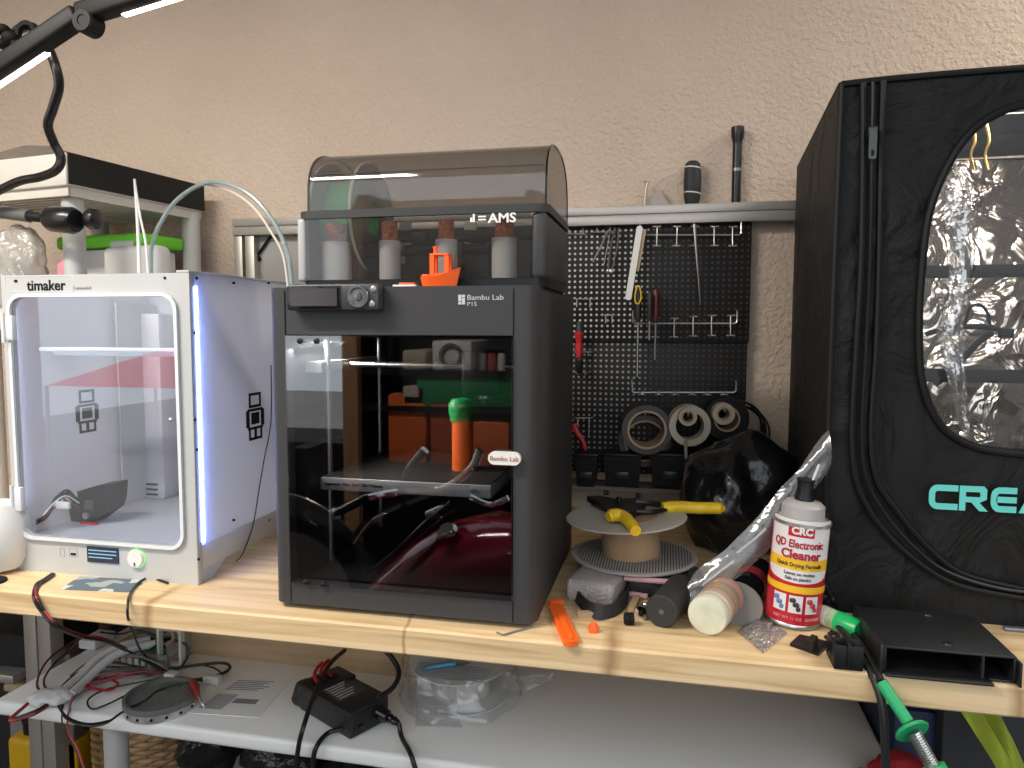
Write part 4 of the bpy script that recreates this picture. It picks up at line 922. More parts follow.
# ---- dark red-labelled tube behind
p = at(750,590,1.10)
t = thing('dark_tube', 'dark tube with a red label lying behind the beige bottle', 'tube', (p.x,1.11,B))
M().lathe([(0,0),(.022,0),(.024,.003),(.024,.09),(0,.09)], (p.x-.008,1.075,B+.0245), (.3,1,0), 30).build('body', gloss, t)
M().lathe([(.0243,.012),(.0246,.012),(.0246,.04),(.0243,.04)], (p.x-.008,1.075,B+.0245), (.3,1,0), 30, closed=True).build('red_label', mat('label_red', (.32,.03,.04), .4), t)
# ---- small bag of parts
q = [(737,632),(757,612),(787,634),(763,654)]
P = [atz(a, c) for a, c in q]
def bil(u, v): return P[0].lerp(P[1], v).lerp(P[3].lerp(P[2], v), u)
zb = M().sheet(lambda u, v: bil(u, v)+Vector((0,0,.001+.008*math.sin(PI*u)*math.sin(PI*v)+.0035*abs(noise.noise(Vector((u*6,v*6,1)))))), 18, 18, .0008)
zz = zb.build('parts_bag', clear('zip_bag', (.9,.9,.9), .14, .6, .1, 1., 60, haze=.22, hazecol=(.6,.6,.6)), label='small clear zip bag with metal parts at the bench edge left of the red can', cat='bag')
c = bil(.5,.5); 
M().lathe([(.006,0),(.011,0),(.011,.004),(.006,.004)], (c.x,c.y,B+.0014), n=20, closed=True).build('metal_ring', steel, label='small metal ring inside the clear zip bag', cat='ring')
c = bil(.7,.6); M().box(c.x-.008,c.x+.006,c.y-.004,c.y+.004,B+.0012,B+.005,.001).build('metal_piece', mat('dull_steel', (.25,.25,.25), .4, .6), label='small dull metal piece inside the clear zip bag', cat='metal part')
# ---- long clear bag leaning up to the enclosure
TY = 1.079
ed1 = [at(679,597,1.03), at(697,573,1.04), at(735,540,1.05), at(772,500,1.06), at(800,466,1.066), at(829,430,1.070)]
ed2 = [at(690,606,1.03), at(722,588,1.04), at(762,556,1.05), at(790,520,1.06), at(812,492,1.066), at(831,462,1.070)]
c1, c2 = crom(ed1, 8), crom(ed2, 8); n_ = len(c1)-1
def lbag(u, v):
    i = int(round(u*n_)); p = c1[i].lerp(c2[i], v); k = noise.noise(Vector((u*7, v*3, 4)))
    return p+Vector((0, -.010*math.sin(PI*v)+.006*k, .003*k))
lbg = M().sheet(lbag, n_, 10, .001).build('long_plastic_bag', clear('long_bag', (.93,.93,.93), .05, .22, .14, .25, 22, haze=.14, hazecol=(.5,.5,.51)), label='long narrow clear plastic bag leaning from the bench up to the black enclosure', cat='bag')
wm = mat('bag_stick', (.75,.75,.75), .3)
M().tube([at(702,586,1.035), at(722,570,1.045), at(734,561,1.048)], .0016, 6).build('white_stick', wm, label='lower white stick inside the long clear bag', cat='stick')
M().tube([at(737,553,1.048), at(752,541,1.05), at(766,529,1.052)], .0016, 6).build('white_stick', wm, label='middle white stick inside the long clear bag', cat='stick')
# ---- red spray can
cx_, cy_ = at(795,600,1.035).x, 1.035; rc = .0375*.98
zbot = B; tilt = R(3.5)
can = thing('spray_can', 'red and white spray can of electronic cleaner with a black nozzle', 'spray can', (cx_-.003,cy_,B+.0022), (0,tilt,R(-9)))
dcan = (Vector((cx_,cy_,1))-C0).dot(fw); s1 = dcan/F
rc = 27.2*s1
hb = at(795,517,cy_).z-B-.004
def L_(prof, name, m, parent=can, n=48, closed=False): return M().lathe(prof, n=n, closed=closed).build(name, m, parent, local=True)
crr = mat('can_red', (.50,.012,.025), .28, coat=.3); crw = mat('can_white', (.74,.72,.70), .3)
L_([(0,.002),(rc-.003,0),(rc,.002),(rc,.004),(rc-.0012,.006)], 'bottom_rim', steel)
L_([(rc-.0012,.006),(rc-.0012,hb-.003)], 'body', crr)
L_([(rc-.0015,hb-.004),(rc+.0004,hb-.003),(rc+.0004,hb+.001),(rc-.003,hb+.003)], 'top_rim', mat('rim_steel', (.5,.49,.47), .3, .8))
ht = at(795,501,cy_).z-B
L_([(rc-.003,hb+.001),(rc-.009,hb+.005),(rc-.010,ht-.006),(rc-.015,ht-.001),(.012,ht+.001),(0,ht+.001)], 'collar', mat('collar_grey', (.40,.38,.36), .4))
hn = at(806,480,cy_).z-B
L_([(.0125,ht),(.0125,ht+.004),(.0105,ht+.008),(.0105,hn-.003),(.012,hn-.002),(.012,hn),(0,hn)], 'nozzle', black)
M().cyl((.008,0,hn-.002),(.014,.0,hn+.022),.0016).build('straw', wm, can, local=True)
def band(a0, a1, z0, z1, m, name, k=.0003, n=24, shape=None):
    r_ = rc-.0012+k; b = M()
    def f(u, v):
        a = a0+(a1-a0)*u; zl, zh = (shape(u) if shape else (z0, z1)); z = zl+(zh-zl)*v
        return (math.sin(a)*r_, -math.cos(a)*r_, z)
    return b.sheet(f, n, 1, 0).build(name, m, can, local=True, normals=False)
zpx = lambda y: at(795, y, cy_-rc).z-B-.003       # on the front of the can
W0, W1 = -1.28, 1.28
band(W0, W1, 0, 0, crw, 'white_label', shape=lambda u: (zpx(583)-.014*math.sin(PI*u)**.35+.014, zpx(520)))
band(W0, W1, zpx(570), zpx(559), mat('label_amber', (.85,.48,.02), .4), 'amber_band', .0006)
band(-PI, PI*.999, zpx(593), zpx(586), mat('label_amber'), 'amber_stripe', .0006, 48)
band(-.5+.03, .42+.03, zpx(536.5), zpx(523.5), crr, 'red_badge', .0007)
txr = mat('text_red', (.42,.015,.03), .5); txk = mat('text_dark', (.05,.03,.02), .5)
rt_ = rc-.0012+.0006
text('CRC', .0135, (-.0128,0,zpx(533.6)), crw, can, cyl=rt_+.0004, bold=.0006, sx=.98)
text('QD Electronic', .0150, (-.0365,0,zpx(547.5)), txr, can, cyl=rt_, bold=.0003, sx=.83*.92)
text('Cleaner', .0168, (-.0245,0,zpx(558.5)), txr, can, cyl=rt_, bold=.0005, sx=.98)
text('Quick Drying Formula', .0078, (-.030,0,zpx(566.6)), txk, can, cyl=rt_+.0003, sx=.86)
text('Leaves no residue', .0062, (-.018,0,zpx(575)), txk, can, cyl=rt_, sx=.9)
text('Safe on plastics', .0062, (-.016,0,zpx(580)), txk, can, cyl=rt_, sx=.9)
for o_ in list(can.children):
    if o_.name.startswith('amber_band'):
        pass
for i, (a0, ic) in enumerate(((-.55,(.12,.2,.4)),(.03,(.03,.03,.03)),(.62,(.4,.03,.04)))):
    band(a0-.24, a0+.24, zpx(613), zpx(595.5), crw, 'picture_square', .0007)
    b = M(); r_ = rc+.0002; zc2 = zpx(604)
    for k in range(5):
        a = a0-.14+.06*k; z = zc2+.006-.0028*k+(.002 if k % 2 else -.001)
        b.ball((math.sin(a)*r_*.992, -math.cos(a)*r_*.992, z), (.0032,.0018,.0034), 10, 6)
    b.build('picture', mat('pic_%s' % ('blue','black','red')[i], ic, .5), can, local=True)
text('NET WT 11 OZ   DANGER', .0055, (-.027,0,zpx(620)), mat('text_pink', (.75,.35,.35), .5), can, cyl=rt_)
# ---- green-capped little bottle behind the can
p = atz(862,644); dv = Vector((-.62,.78,0)).normalized()
gt = thing('small_bottle', 'small white bottle with a bright green cap lying right of the red can', 'bottle', (p.x,p.y+.01,B))
o_ = Vector((p.x,p.y+.008,B+.014))
M().lathe([(0,0),(.0125,0),(.0137,.002),(.0137,.034),(0,.034)], o_, dv, 30).build('cap', mat('cap_green', (.01,.42,.12), .3), gt)
M().lathe([(.013,0),(.013,.055),(0,.055)], o_+dv*.034, dv, 30).build('body', mat('label_palegreen', (.35,.48,.28), .4, vary=.35, vscale=60), gt)
M().lathe([(.0132,.012),(.0134,.012),(.0134,.026),(.0132,.026)], o_+dv*.034, dv, 30, closed=True).build('label_band', crw, gt)
# ---- black plastic brackets
def plate(nm, pts, z0, z1, m, parent=None, **k):
    P = [atz(a, c, z1) for a, c in pts]
    return M().ring_loft([[Vector((p.x,p.y,z0)) for p in P], [Vector((p.x,p.y,z1)) for p in P]]).build(nm, m, parent, **k)
t = thing('plastic_clip', 'black plastic clip lying at the bench edge right of the red can', 'clip', atz(810,648))
plate('base', [(790,643),(800,634),(832,642),(818,653)], B, B+.004, black, t)
plate('tongue', [(806,640),(812,634),(818,636),(813,643)], B+.004, B+.016, black, t)
M().tube([atz(826,637,B+.008), atz(833,641,B+.01), atz(838,636,B+.012), atz(831,632,B+.012)], .003, 8).build('curl', black, t)
t = thing('plastic_bracket', 'square black plastic bracket leaning between the clip and the open black box', 'bracket', atz(845,660))
M().box(0,.048,-.02,.02,0,.005,.001).build('x', black); o = [x for x in COL.objects if x.name == 'x'][0]; bpy.data.objects.remove(o)
a, c = atz(833,668), atz(863,672)
b = M(); x0, x1, y0 = a.x, c.x, a.y-.004
b.box(x0,x1,y0,y0+.004,B+.0005,B+.030,.001); b.box(x0,x1,y0+.004,y0+.045,B+.0005,B+.005,.001); b.box(x0,x0+.004,y0+.004,y0+.04,B+.004,B+.030,.001); b.box(x0+.014,x0+.018,y0-.003,y0+.03,B+.004,B+.034,.001); b.box(x0,x1,y0+.018,y0+.022,B+.004,B+.032,.001)
b.build('bracket_body', black, t)
# ---- open black box at the right
zt_ = B+.044; mb = mat('box_black', (.010,.010,.011), .42, bump=.06, vary=.2, vscale=30)
F0, F1 = at(884,646,.896), at(1017,663,.896)
fx0, fx1 = at(884,660,.896).x, at(1017,670,.896).x
zt_ = F0.z; bk = atz(878,608,zt_).y
ob = thing('open_box', 'black plastic box with an open front lying at the right end of the bench', 'box', ((fx0+fx1)/2,(.896+bk)/2,B))
b = M(); 
b.box(fx0,fx1,.897,bk,zt_-.003,zt_,.0008); b.box(fx0,fx1-.026,.886,bk,B+.0003,B+.0035,.0008); b.box(fx1-.028,fx1,.900,bk,B+.0003,B+.0035,.0008)
b.box(fx0,fx0+.003,.897,bk,B+.003,zt_-.001,.0008); b.box(fx1-.003,fx1,.897,bk,B+.003,zt_-.001,.0008); b.box(fx0,fx1,bk-.003,bk,B+.003,zt_-.001)
b.build('shell', mb, ob)
M().box(fx1-.035,fx1-.032,.899,bk-.01,B+.0035,zt_-.003).build('divider', mb, ob)
b = M()
b.box(fx0-.006,fx0-.001,.892,bk,B+.0003,zt_+.003,.0015); b.build('side_flange', mb, ob); b = M(); b.box(fx1+.0005,fx1+.0035,.89,.93,B-.000+.0003,zt_-.004,.001)
b.build('side_flange', mb, ob)
b = M()
for q in ((928,615),(948,644)): p = atz(*q, zt_); b.lathe([(.003,0),(.006,0),(.005,.002),(.003,.002)], (p.x,p.y,zt_), n=14, closed=True)
b.build('screw_boss', mb, ob)
p = atz(1008,632); M().box(p.x-.004,p.x+.05,p.y,p.y+.01,B+.0002,B+.006,.002).build('metal_strip', mat('dull_steel'), label='dull metal strip behind the open black box at the right edge', cat='strip')
# ---- orange clip, bits, allen key, black strip
def lay(nm, a, c, w_, h_, m, rnd=.4, parent=None, z0=B, **k):
    A_, C_ = atz(*a, z0), atz(*c, z0); A_.z = C_.z = z0; d = (C_-A_); L2 = d.length; d.normalize(); s_ = Vector((d.y,-d.x,0))
    return M().prism(rrect(-w_/2,w_/2,0,L2,w_*rnd,5), A_, s_, d, (0,0,h_)).build(nm, m, parent, **k)
oc = thing('orange_clip', 'flat orange plastic clip lying near the edge of the bench', 'clip', atz(566,628))
lay('body', (555,608),(572,647),.021,.007, mat('clip_orange', (.90,.14,.015), .4), .42, oc)
lay('raised_rib', (561,616),(571,640),.008,.0025, MATS['clip_orange'], .4, oc, B+.007)
lay('cross_bar', (549,606),(563,604.5),.008,.008, MATS['clip_orange'], .3, oc)
p = atz(593,634); b = M(); b.ring_loft([[Vector((p.x+math.cos(a)*r_, p.y+.006+math.sin(a)*r_*.8, B+z)) for a in [2*PI*k/5+.3 for k in range(5)]] for r_, z in ((.007,0),(.008,.006),(.0025,.014))])
b.build('orange_bit', orange, label='tiny pointed orange bit on the bench right of the orange clip', cat='scrap')
lay('tan_scrap', (577,617),(594,617),.010,.008, mat('tan_scrap', (.42,.29,.17), .8), .1, label='small tan cardboard scrap under the black fabric strip', cat='scrap')
bs = M().sheet(lambda u, v: (lambda P0: P0+Vector((0,0,.017*v+.001)))((crom([atz(571,598), atz(580,609), atz(597,620), atz(612,619), atz(624,610), atz(629,600)], 5)[int(round(u*25))])+Vector((0,.008*v+.003*math.sin(u*14),0))), 25, 3, .003)
bs.build('fabric_strip', mat('case_fabric'), label='curved black fabric strip standing in front of the foam block', cat='strip')
lay('tan_clip', (631,613),(637,600),.010,.008, mat('tan_scrap'), .2, label='small tan clip between the black strip and the metal connector', cat='clip')
p = atz(629,627); t = thing('rubber_plug', 'small black ribbed plug on the bench in front of the tan clip', 'plug', (p.x,p.y,B))
M().lathe([(0,0),(.0075,0),(.0085,.002),(.0085,.006),(.0075,.007),(.0085,.008),(.0085,.013),(0,.014)], (p.x-.007,p.y+.006,B+.0088), (1,.2,0), 20).build('plug_body', blackm, t)
p = atz(641,620); t = thing('metal_connector', 'small shiny metal connector left of the rubber roll', 'connector', (p.x,p.y,B))
M().lathe([(.004,0),(.0095,0),(.0095,.004),(.008,.005),(.008,.012),(.0095,.013),(.0095,.018),(.004,.018)], (p.x,p.y,B+.0098), (.4,1,0), 24, closed=True).build('ring', chrome, t)
M().ball((p.x+.001,p.y+.004,B+.0098), (.004,.006,.004)).build('pin', blackm, t)
M().tube([atz(497,632.5,B+.0015), atz(503,635,B+.0015), atz(533,626.5,B+.0015)], .0013, 6, smooth=False).build('hex_key', mat('dull_steel'), label='small hex key on the bench by the front right foot of the dark printer', cat='hex key')
# ---- crumpled black bag behind
p = at(738,590,1.33)
crumple('black_bag', (at(737,540,1.33).x, 1.355, B+.098), (.100,.10,.115), mat('black_bag_plastic', (.005,.005,.006), .22, bump=.9, bscale=16), 'large crumpled glossy black plastic bag behind the red can', 'bag', 11, .34, 9)
# ================================================================ BLACK TENT ENCLOSURE
tx0, tx1 = .2255, .84; tz1 = at(836,85,TY).z; tzr = at(1020,68,TY).z
def fabric():
    m = mat('black_tent_fabric', (.0085,.0085,.0085), .55, spec=.25, bump=.25, bscale=900); nt = m.node_tree; b = nt.nodes['Principled BSDF']; N = nt.nodes.new; L = nt.links.new
    tc = N('ShaderNodeTexCoord'); mp = N('ShaderNodeMapping'); mp.inputs['Scale'].default_value = (1.2,1,1); mp.inputs['Rotation'].default_value = (0,.6,0)
    n = N('ShaderNodeTexNoise'); n.inputs['Scale'].default_value = 7; n.inputs['Detail'].default_value = 4; n.inputs['Distortion'].default_value = 1.2
    bp = N('ShaderNodeBump'); bp.inputs['Strength'].default_value = 1; bp.inputs['Distance'].default_value = .024
    L(tc.outputs['Object'], mp.inputs[0]); L(mp.outputs[0], n.inputs['Vector']); L(n.outputs[0], bp.inputs['Height'])
    ob_ = [x for x in nt.nodes if x.type == 'BUMP' and x != bp][0]; L(bp.outputs[0], ob_.inputs['Normal'])
    return m
tf = fabric()
tent = thing('printer_enclosure', 'large black fabric enclosure with a clear window and turquoise lettering', 'enclosure', ((tx0+tx1)/2,1.3,B))
wpts = crom([(1052,101),(1005,110),(970,133),(945,170),(928,215),(921,270),(918,330),(922,385),(940,425),(970,445),(1005,452),(1052,455)], 5)
wpts = [(p[0], p[1]) for p in [(Vector((a.x,a.y)) if False else a) for a in [Vector((q[0],q[1],0)) for q in wpts]]] if False else None
raw = [(1052,101),(1005,110),(970,133),(945,170),(928,215),(921,270),(918,330),(922,385),(940,425),(970,445),(1005,452),(1052,455)]
left = crom([Vector((a,c,0)) for a, c in raw], 4)
lw3 = [at(v.x, v.y, TY) for v in left]
mxw = lw3[0].x
win = [(p.x, p.z) for p in lw3]+[(2*mxw-p.x, p.z) for p in reversed(lw3[1:-1])]
cxw, czw = mxw, (lw3[0].z+lw3[-1].z)/2
def top_z(x): 
    u = (x-tx0)/(tx1-tx0); return tz1+(tzr-tz1)*min(1,u*1.6)-.010*max(0,1-u*16)**2*0
outer = []
for x, z in win:
    dx, dz_ = x-cxw, z-czw; k = 1e9
    if dx > 1e-9: k = min(k, (tx1-cxw)/dx)
    if dx < -1e-9: k = min(k, (tx0-cxw)/dx)
    if dz_ > 1e-9: k = min(k, (tzr-czw)/dz_)
    if dz_ < -1e-9: k = min(k, (B+.001-czw)/dz_)
    outer.append((cxw+dx*k, czw+dz_*k))
def snap(cx, cz):
    i = min(range(len(outer)), key=lambda i: (outer[i][0]-cx)**2+(outer[i][1]-cz)**2); outer[i] = (cx, cz)
snap(tx0, tz1); snap(tx0, B+.001); snap(tx1, tzr); snap(tx1, B+.001)
outer = [(x, min(z, top_z(x))) for x, z in outer]
# the front cloth: rings from the window edge out to the frame, puckered
b = M(); NR = 14; rings = []
for k in range(NR+1):
    u = k/NR; rg_ = []
    for (ix, iz), (ox, oz) in zip(win, outer):
        x, z = ix+(ox-ix)*u, iz+(oz-iz)*u
        nn = noise.noise(Vector((x*9, z*5+x*4, 1)))*.012+noise.noise(Vector((x*20-z*9, z*14, 5)))*.004
        rg_.append(Vector((x, TY+nn*math.sin(PI*min(1,max(0,u)))**.6, z)))
    rings.append(rg_)
b.ring_loft(rings, cap=False); b.build('front_cloth', tf, tent, normals=False, ang=80)
xb = .252; yb_ = 1.56; ztb = at(801,160,1.5).z
b = M()
def sidef(u, v):
    zt2 = tz1+(ztb-tz1)*u; x = tx0+(xb-tx0)*u; z = B+.001+(zt2-B-.001)*v
    return (x-.006*math.sin(PI*u)*math.sin(PI*v)+.004*noise.noise(Vector((u*4,v*12,0)))*math.sin(PI*u), TY+(yb_-TY)*u, z)
b.sheet(sidef, 10, 24, .004); b.build('left_cloth', tf, tent, ang=80)
M().sheet(lambda u, v: (tx0+(xb-tx0)*v+(tx1-tx0)*u-(xb-tx0)*v*u, TY+(yb_-TY)*v, top_z(tx0+(tx1-tx0)*u)+(ztb-tz1)*v), 14, 4, .003).build('roof_cloth', tf, tent)
M().box(tx1-.004,tx1,TY,yb_,B+.001,tzr).build('right_cloth', tf, tent)
M().box(xb,tx1,yb_-.003,yb_,B+.001,ztb-.001).build('back_cloth', tf, tent)
M().box(tx0+.01,tx1-.01,TY+.01,yb_-.01,B+.0012,B+.004).build('floor_cloth', tf, tent)
def foil():
    m = mat('silver_foil', (.86,.77,.68), .22, .85); nt = m.node_tree; b = nt.nodes['Principled BSDF']; N = nt.nodes.new; L = nt.links.new
    tc = N('ShaderNodeTexCoord'); v = N('ShaderNodeTexVoronoi'); v.inputs['Scale'].default_value = 6; v.feature = 'DISTANCE_TO_EDGE'
    n = N('ShaderNodeTexNoise'); n.inputs['Scale'].default_value = 9; n.inputs['Detail'].default_value = 3; n.inputs['Distortion'].default_value = 1.5
    nd = N('ShaderNodeTexNoise'); nd.inputs['Scale'].default_value = 8; mxv = N('ShaderNodeMixRGB'); mxv.inputs[0].default_value = .12; L(tc.outputs['Object'], nd.inputs['Vector']); L(tc.outputs['Object'], mxv.inputs[1]); L(nd.outputs['Color'], mxv.inputs[2]); L(mxv.outputs[0], v.inputs['Vector'])
    mn = N('ShaderNodeMath'); mn.operation = 'MINIMUM'; mn.inputs[1].default_value = .12; L(v.outputs['Distance'], mn.inputs[0])
    a = N('ShaderNodeMath'); a.operation = 'MULTIPLY_ADD'; a.inputs[1].default_value = 1.6; L(mn.outputs[0], a.inputs[0]); L(tc.outputs['Object'], n.inputs['Vector']); L(n.outputs[0], a.inputs[2])
    bp = N('ShaderNodeBump'); bp.inputs['Strength'].default_value = 1; bp.inputs['Distance'].default_value = .035; L(a.outputs[0], bp.inputs['Height']); L(bp.outputs[0], b.inputs['Normal']); return m
fo = foil()
M().sheet(lambda u, v: (.262+.56*u, 1.528+.020*noise.noise(Vector((u*5+v*2,v*4,3)))+.008*abs(noise.noise(Vector((u*10-v*4,v*9,3)))), B+.01+(ztb-B-.02)*v), 70, 80, .002).build('foil_back_lining', fo, tent)
M().sheet(lambda u, v: (.246+.012*u+.004*noise.noise(Vector((u*9,v*9,8))), TY+.03+.44*u, B+.01+(ztb-B-.03)*v), 16, 28, .002).build('foil_side_lining', fo, tent)
# clear window
b = M(); rings = []
for k in range(12):
    u = (k+.35)/11.35; rings.append([Vector((cxw+(x-cxw)*u, TY+.002+.007*noise.noise(Vector((x*u*14, z*u*5, 2)))*(1-u**4), czw+(z-czw)*u)) for x, z in win])
b.ring_loft(rings, cap=False); b.b.faces.new([v for v in b.b.verts][:len(win)])
b.build('window_film', clear('tent_window', (.97,.97,.97), .03, .45, .05, .5, 7), tent, normals=False, ang=80)
fo1 = [at(a_, c_, TY+.012) for a_, c_ in ((946,160),(957,200),(962,250),(958,300),(950,330),(957,380),(966,430))]
fcr = crom(fo1, 8); nf = len(fcr)-1; wf = [.010,.020,.017,.012,.017,.011,.006]
def fold(u, v):
    i = int(round(u*nf)); k = u*6; j = min(5, int(k)); w_ = wf[j]+(wf[j+1]-wf[j])*(k-j)
    return fcr[i]+Vector(((v-.5)*2*w_, -.010*math.cos((v-.5)*PI)+.005*noise.noise(Vector((v*7,u*22,2))), .004*noise.noise(Vector((u*9,v*4,7)))))
M().sheet(fold, nf, 10, .0006).build('highlight_strip', clear('highlight_strip', (.9,.9,.9), .30, .6, .12, .7, 30, haze=.12, hazecol=(.7,.68,.66)), tent)  # extra shiny strip added to give the film's wrinkle its bright highlight
piping = mat('piping_black', (.007,.007,.007), .5, spec=.3)
M().tube([Vector((x, TY-.003, z)) for x, z in win], .0055, 8, smooth=False, closed=True).build('window_piping', piping, tent)
sc_ = 1.02
so_ = [(863,83),(863,150),(861,260),(856,350),(852,430),(855,474),(868,508),(892,539),(926,568),(962,586),(1024,598),(1080,602)]
si_ = [(883,81),(881,150),(879,260),(876,350),(871,430),(876,477),(895,508),(926,545),(962,573),(1024,589),(1080,592)]
zi_ = [(873,82),(872,150),(870,260),(866,350),(862,430),(866,476),(881,508),(909,542),(944,570),(1000,588),(1080,597)]
def seam(l, r_, m, nm, dy=.006, n=8, flat=1.):
    P_ = [at(a, c, TY-dy) for a, c in l if a < 1060]; P_ = P_+[Vector((2*mxw-p.x, p.y, p.z)) for p in reversed(P_)]
    return M().tube(P_, r_, n, 6, flat=flat).build(nm, m, tent)
seam(so_, .0045, piping, 'seam_piping', .006); seam(si_, .0045, piping, 'seam_piping', .006)
seam(zi_, .0028, mat('zip_teeth', (.012,.012,.013), .25), 'zip', .011)
p = at(872,133,TY-.015)
zp = M().box(p.x-.006,p.x+.006,TY-.022,TY-.010,p.z-.008,p.z+.008,.002).build('zip_slider', mat('slider_metal', (.05,.05,.05), .25, .6), tent)
M().holed(rrect(p.x-.0055,p.x+.0045,p.z-.036,p.z-.004,.003,4), rrect(p.x-.0025,p.x+.0015,p.z-.032,p.z-.024,.0015,4), (0,TY-.024,0),(1,0,0),(0,0,1),(0,.002,0)).build('zip_pull', MATS['slider_metal'], zp)
M().tube([(tx0,TY-.002,B+.003),(tx0-.002,TY-.004,1.2),(tx0,TY-.002,tz1)], .0042, 8).build('edge_piping', piping, tent)
M().tube([(tx0,TY-.002,tz1),(.30,TY-.002,top_z(.30)+.002),(.45,TY-.002,top_z(.45)+.002),(tx1,TY-.002,tzr+.001)], .0045, 8).build('edge_piping', piping, tent)
M().tube([(tx0-.001,TY,tz1),(xb,yb_,ztb)], .004, 8, smooth=False).build('edge_piping', piping, tent)
el = bpy.data.lights.new('added_foil_light','AREA'); el.shape = 'RECTANGLE'; el.size = .3; el.size_y = .02; el.energy = 1.1; el.color = (1,.90,.80)  # invented lamp, added to brighten the foil lining
eo = bpy.data.objects.new('added_foil_light', el); COL.objects.link(eo); eo.parent = tent; eo.location = Vector((.50,TY+.06,1.60))-tent.location; eo.rotation_euler = (R(38),0,0)
M().box(.34,.66,TY+.045,TY+.075,1.606,1.614,.002).build('light_bar', white, tent)  # made-up bar that goes with the added foil lamp
# crossbars and hanging tube inside
for y_, nm in ((271,.0098),(374,.0105)):
    a = at(918,y_+1,1.24); c = at(1080,y_,1.24); M().box(.262, .82, 1.235, 1.246, a.z-nm, a.z+nm, .001).build('inner_strap', blackm, tent)
hg = thing('tube_holder', 'curved black tube holder hanging behind the enclosure window', 'holder', at(960,335,1.16))
M().tube([at(926,334,1.16), at(950,328,1.16), at(985,327,1.16), at(1010,333,1.16)], .004, 8).build('upper_arm', blackm, hg)
M().tube([at(964,328,1.16), at(970,308,1.16), at(980,305,1.16), at(988,314,1.16), at(990,328,1.16)], .0022, 8).build('loop', blackm, hg)
M().tube([at(992,333,1.16), at(976,345,1.16), at(955,368,1.16), at(935,385,1.16)], .0045, 8).build('lower_arm', blackm, hg)
a = at(1011,334,1.16); M().box(a.x-.016,a.x+.003,1.155,1.165,a.z-.006,a.z+.008,.002).build('end_block', blackm, hg)
# something dark and brassy at the top inside
t = thing('hanging_hooks', 'thin brass hooks hanging from the enclosure roof behind the window', 'hooks', at(990,150,1.14))
for x in (986, 972): M().tube([at(x-1,118,1.14), at(x+3,140,1.14), at(x-1,155,1.14), at(x+2,170,1.14)], .0018, 6).build('hook', mat('brass', (.6,.38,.1), .3, .9), t)
# turquoise lettering
tq = mat('turquoise_print', (.13,.62,.55), .5)
u0 = at(928,508.5,TY-.0105); ux = at(957,508.5,TY-.0105).x-u0.x; s = ux/29
def glyph(polys, holes=()):
    pass
b = M(); yy = TY-.012; zb0 = u0.z; H_ = at(928,484,TY-.0105).z-u0.z; st_ = 6.2*s
def pr_poly(x0, pts): b.prism([((x0+a)*s, c*H_/25) for a, c in pts], (u0.x,yy,zb0), (1,0,0), (0,0,1), (0,.0012,0))
# C
def Cshape(x0, w_, bars):
    k = 6.2; r_ = 9; o = []
    for i in range(7): a = PI/2+PI/2*i/6; o.append((r_+r_*math.cos(a), 25-r_+r_*math.sin(a)))
    for i in range(7): a = PI+PI/2*i/6; o.append((r_+r_*math.cos(a), r_+r_*math.sin(a)))
    o.append((w_,0)); o.append((w_,k)); q = []
    for i in range(7): a = PI*1.5-PI/2*i/6; q.append((r_+(r_-k)*math.cos(a), r_+(r_-k)*math.sin(a)))
    for i in range(7): a = PI-PI/2*i/6; q.append((r_+(r_-k)*math.cos(a), 25-r_+(r_-k)*math.sin(a)))
    pr_poly(x0, o+q+[(w_,25-k),(w_,25)])
    if bars: pr_poly(x0, [(k-1,9.6),(w_,9.6),(w_,15.6),(k-1,15.6)])
Cshape(0, 29, False)
pr_poly(30.5, [(0,0),(6.2,0),(6.2,25),(0,25)]); pr_poly(30.5, [(6.2,19),(20,19),(20,19),(24,25),(6.2,25)]); pr_poly(30.5, [(20,8.5),(27,12),(27,22),(24,25),(20,19),(20.6,17)]); pr_poly(30.5, [(6.2,8.5),(20,8.5),(20.5,14),(6.2,14)]); pr_poly(30.5, [(12,8.5),(20,8.5),(28.5,0),(20,0)])
Cshape(61.5, 25, True)
pr_poly(89, [(0,0),(7.5,0),(16,18),(16,25),(12,25)]); pr_poly(89, [(16,18),(24.5,0),(32,0),(20,25),(16,25)]); pr_poly(89, [(8,4),(24,4),(22,9),(10,9)])
b.build('lettering', tq, tent)
text('LITY', .040, (u0.x+124*s, yy, zb0), tq, tent, sx=1.3, bold=.001)
# ================================================================ GREEN SPRING TOOL AND CABLES OVER THE EDGE
t = thing('spring_tool', 'green rod with a round flange and a steel spring hanging off the bench edge', 'tool', at(905,720,.86))
yr = .862
gm = mat('tool_green', (.02,.36,.13), .3)
a, c = at(881,682,.878), at(908,722,yr-.01); w_ = (c-a).normalized()
M().cyl(a, c, .0068, n=20).build('rod', gm, t)
M().lathe([(0,-.002),(.018,-.002),(.0195,0),(.018,.002),(0,.002)], at(912,731,yr-.012), w_+Vector((0,-.55,0)), 40).build('flange', gm, t)
s0, s1_ = at(914,733,yr-.02), at(936,772,yr-.035); wv = (s1_-s0); u, v, w2 = frame_of(wv)
N_ = 16; pts = [s0+wv*(i/(N_*10))+(u*math.cos(2*PI*i/10)+v*math.sin(2*PI*i/10))*.0062 for i in range(N_*10+1)]
b = M().tube(pts, .0016, 6, smooth=False); b.build('spring', steel, t)
M().cyl(s0, s1_, .0035).build('inner_rod', mat('rod_grey', (.25,.25,.25), .4, .7), t)
M().lathe([(0,-.004),(.013,-.004),(.013,.004),(0,.004)], at(935,770,yr-.033), wv, 30).build('end_cap', gm, t)
cdm = mat('cord_black', (.012,.012,.013), .45)
